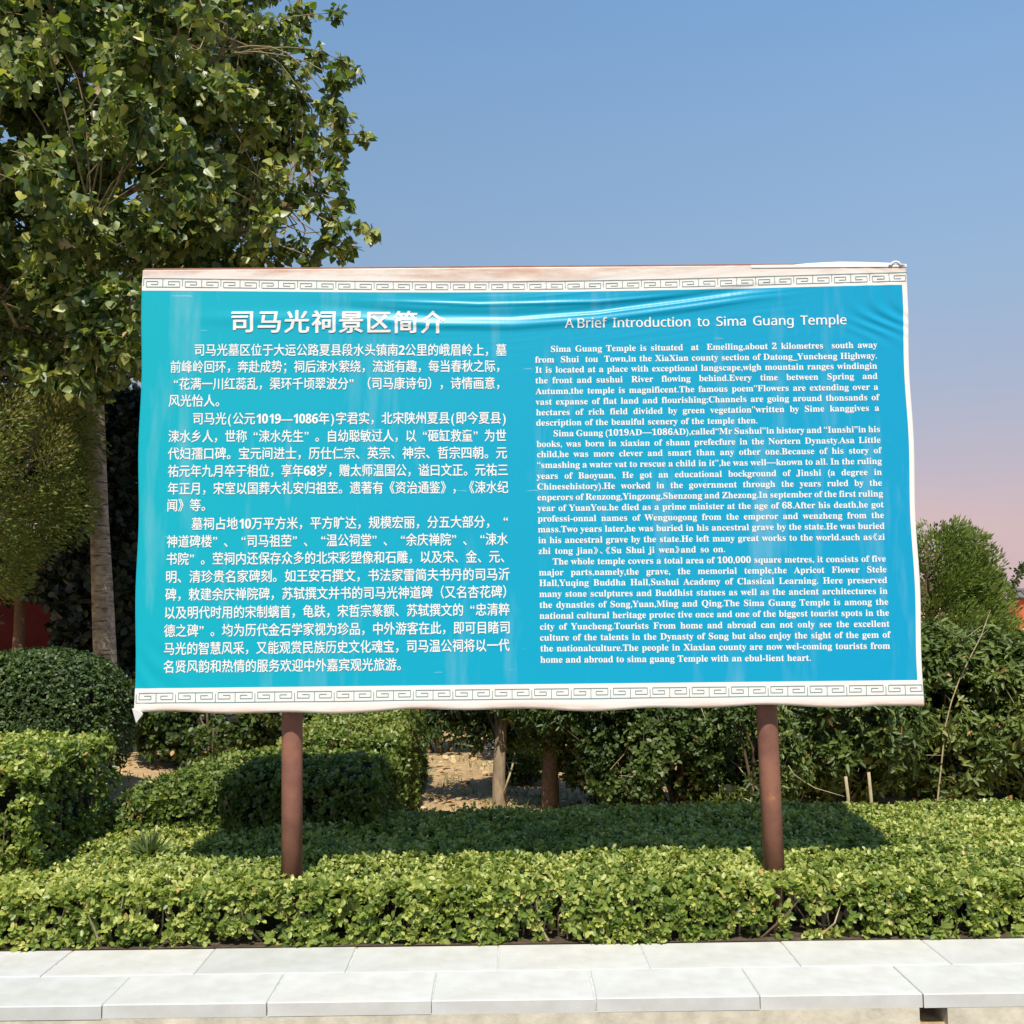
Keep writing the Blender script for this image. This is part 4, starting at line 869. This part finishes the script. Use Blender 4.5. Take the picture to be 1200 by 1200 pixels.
# ------------------------------------------------------------------ walls far behind
M_redshade = simple('shaded_limewash', (.14, .02, .016), .85, 2.5, .25, .1); M_tile = simple('grey_roof_tile', (.13, .125, .12), .8, 8, .3)  # left wall's red darkened to paint the shade of the trees
M_plin = simple('grey_brick_plinth', (.30, .29, .26), .9, 8, .2); M_crm = simple('cream_band', (.62, .55, .42), .8, 6, .15)
def temple_wall(label, x0, x1, y, ztop, zred, mat):
    root = empty('temple_wall', ((x0+x1)/2, y, 0)); tag(root, label, 'wall')
    m = MB(); m.box((x0, y, -.05), (x1, y+.42, zred-.06)); m.build('plinth', M_plin, root)
    m = MB(); m.box((x0, y-.02, zred-.06), (x1, y+.44, zred)); m.build('cream_band', M_crm, root)
    m = MB(); m.box((x0, y+.02, zred), (x1, y+.40, ztop-.26)); m.build('red_wall', mat, root)
    m = MB(); m.box((x0, y-.04, ztop-.26), (x1, y+.46, ztop-.20)); m.add([(x0, y-.12, ztop-.20), (x1, y-.12, ztop-.20), (x1, y+.21, ztop-.02), (x0, y+.21, ztop-.02), (x0, y+.54, ztop-.20), (x1, y+.54, ztop-.20)], [(0, 1, 2, 3), (3, 2, 5, 4), (0, 4, 5, 1), (0, 3, 4), (1, 5, 2)])
    m.build('coping', M_tile, root)
    m = MB(); n = int((x1-x0)/.2)
    for i in range(n):
        xx = x0+.1+i*.2; m.tube([(xx, y-.14, ztop-.195), (xx, y+.20, ztop-.005)], .035, 5); 
    m.tube([(x0, y+.21, ztop+.01), (x1, y+.21, ztop+.01)], .06, 8)
    m.build('roof_tiles', M_tile, root, kind='stuff')
temple_wall('dark red perimeter wall in deep shade at the left edge, behind the round shrub', -16.5, -3.2, 19.5, 2.6, .62, M_redshade)
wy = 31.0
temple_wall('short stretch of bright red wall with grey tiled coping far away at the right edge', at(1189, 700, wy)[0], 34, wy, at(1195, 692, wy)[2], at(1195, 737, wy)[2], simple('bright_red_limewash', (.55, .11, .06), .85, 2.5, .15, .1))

# ------------------------------------------------------------------ litter, weeds, stubs
n = 5200; X = rng.uniform(-4.5, 5, n); Y = 6.95+rng.uniform(0, 1, n)**1.3*7; Z = ground_h(X, Y)+rng.uniform(.0, .022, n)
P = np.stack([X, Y, Z], 1); D = np.stack([rng.normal(0, 1, n), rng.normal(0, 1, n), rng.normal(.1, .3, n)], 1); N = np.stack([rng.normal(0, .35, n), rng.normal(0, .35, n), np.full(n, 1.)], 1)
o = cloud('fallen_leaves', OVAL, P, D, N, rng.uniform(.025, .07, n), rng.uniform(0, 1, n), M_lit, wvar=rng.uniform(.8, 1.6, n)); tag(o, 'dry tan leaves littering the bare ground under the small trees', 'leaf litter')
n = 5000; k_ = rng.integers(0, 260, n); cxs = rng.uniform(-3.5, 3.5, 260); cys = 7.0+rng.uniform(0, 1, 260)**1.2*6
X = cxs[k_]+rng.normal(0, .06, n); Y = cys[k_]+rng.normal(0, .06, n); P = np.stack([X, Y, ground_h(X, Y)-.005], 1)
D = np.stack([rng.normal(0, .5, n), rng.normal(0, .5, n), np.full(n, 1.)], 1)
o = cloud('grass', SPRAY, P, D, rng.normal(0, 1, (n, 3)), rng.uniform(.03, .09, n), rng.uniform(0, 1, n), M_grass, wvar=.35); tag(o, 'sparse short weeds and grass on the bare soil behind the low hedge', 'grass')
def tuft(label, c, n, ln, seed, lean=(0, 0)):
    r = np.random.default_rng(seed); P = np.array(c)+r.normal(0, .012, (n, 3))*[1, 1, .2]; D = np.stack([r.normal(lean[0], .6, n), r.normal(lean[1], .6, n), r.uniform(.3, 1.2, n)], 1)
    o = cloud('weed_tuft', SPRAY, P, D, r.normal(0, 1, (n, 3)), ln*r.uniform(.5, 1.1, n), r.uniform(0, 1, n), M_grass, kind=None, wvar=.3); tag(o, label, 'weed')
tuft('small weed tuft spilling over the edge of the left paving from the hedge', on(36, 1112)+[0, .03, 0], 90, .06, 1, (0, -.5))
tuft('fine grey-green weed growing against the left end of the shaded hedge', on(175, 1000, .25)+[0, .0, -.02], 120, .16, 2)
tuft('thin weed sprig standing up in the shaded middle of the low hedge', on(632, 985, .25), 20, .14, 3)
for i, (px, y0, y1, lb) in enumerate([(991, 935, 910, 'pale cut stub at the back of the low hedge, the left of two'), (1018, 938, 905, 'pale cut stub at the back of the low hedge, the right of two')]):
    a = at(px+3, y0, hb+.14); b = at(px, y1, hb+.14); a2 = a.copy(); a2[2] = 0
    m = MB(); m.tube([a2, a, b], [.013, .011, .010], 8); o = m.build('cut_stub', M_twig, smooth=True); tag(o, lb, 'stub')
m = MB(); m.tube([on(588, 944), at(592, 925, 8.1), at(599, 903, 8.15), at(604, 880, 8.25)], [.011, .010, .009, .006], 6); tag(m.build('cut_stub', M_twig, smooth=True), 'thin pale dead stick leaning against the right side of the pale trunk', 'stick')
m = MB(); yy = 8.15; pts = [at(a, b, yy) for a, b in ((1108, 850), (1115, 822), (1124, 797), (1136, 772), (1150, 745), (1158, 722), (1161, 715))]; m.tube(pts, [.0055, .0052, .005, .0045, .004, .0035, .002], 6, False)
for q in range(1, 5): m.tube([pts[q], pts[q]+np.array([.05*(-1)**q, -.02, .05])], [.003, .0015], 4, False)
g0 = pts[0].copy(); g0[2] = .0; g0[0] -= .09; m.tube([g0, pts[0]], [.007, .0055], 6, False)
tag(m.build('dry_stalk', M_twig, smooth=True), 'pale leafless stalk leaning up to the right in front of the cypress', 'stalk')
m = MB(); yy = 15.6; tp = [at(a, b, yy) for a, b in ((1176, 724), (1182, 702), (1187, 690), (1192, 677), (1196, 666), (1201, 662))]; g0 = tp[0].copy(); g0[2] = 0
tr_ = empty('leaning_sapling', tuple(g0)); tag(tr_, 'thin bare sapling branch reaching up right against the sky, beside the red wall', 'sapling')
m.tube([g0]+tp, [.04, .03, .026, .022, .02, .015, .01], 6, False); m.build('stem', M_stem, tr_, smooth=True)
Pq = np.concatenate([tp[i]*(1-t)+tp[i+1]*t+rng.normal(0, .035, (26, 3)) for i in range(1, 5) for t in (.3, .8)]); cloud('foliage', OVAL, Pq, rng.normal(0, 1, Pq.shape), rng.normal(0, 1, Pq.shape), .05, rng.uniform(0, .6, len(Pq)), M_round, tr_)
print('DONE')
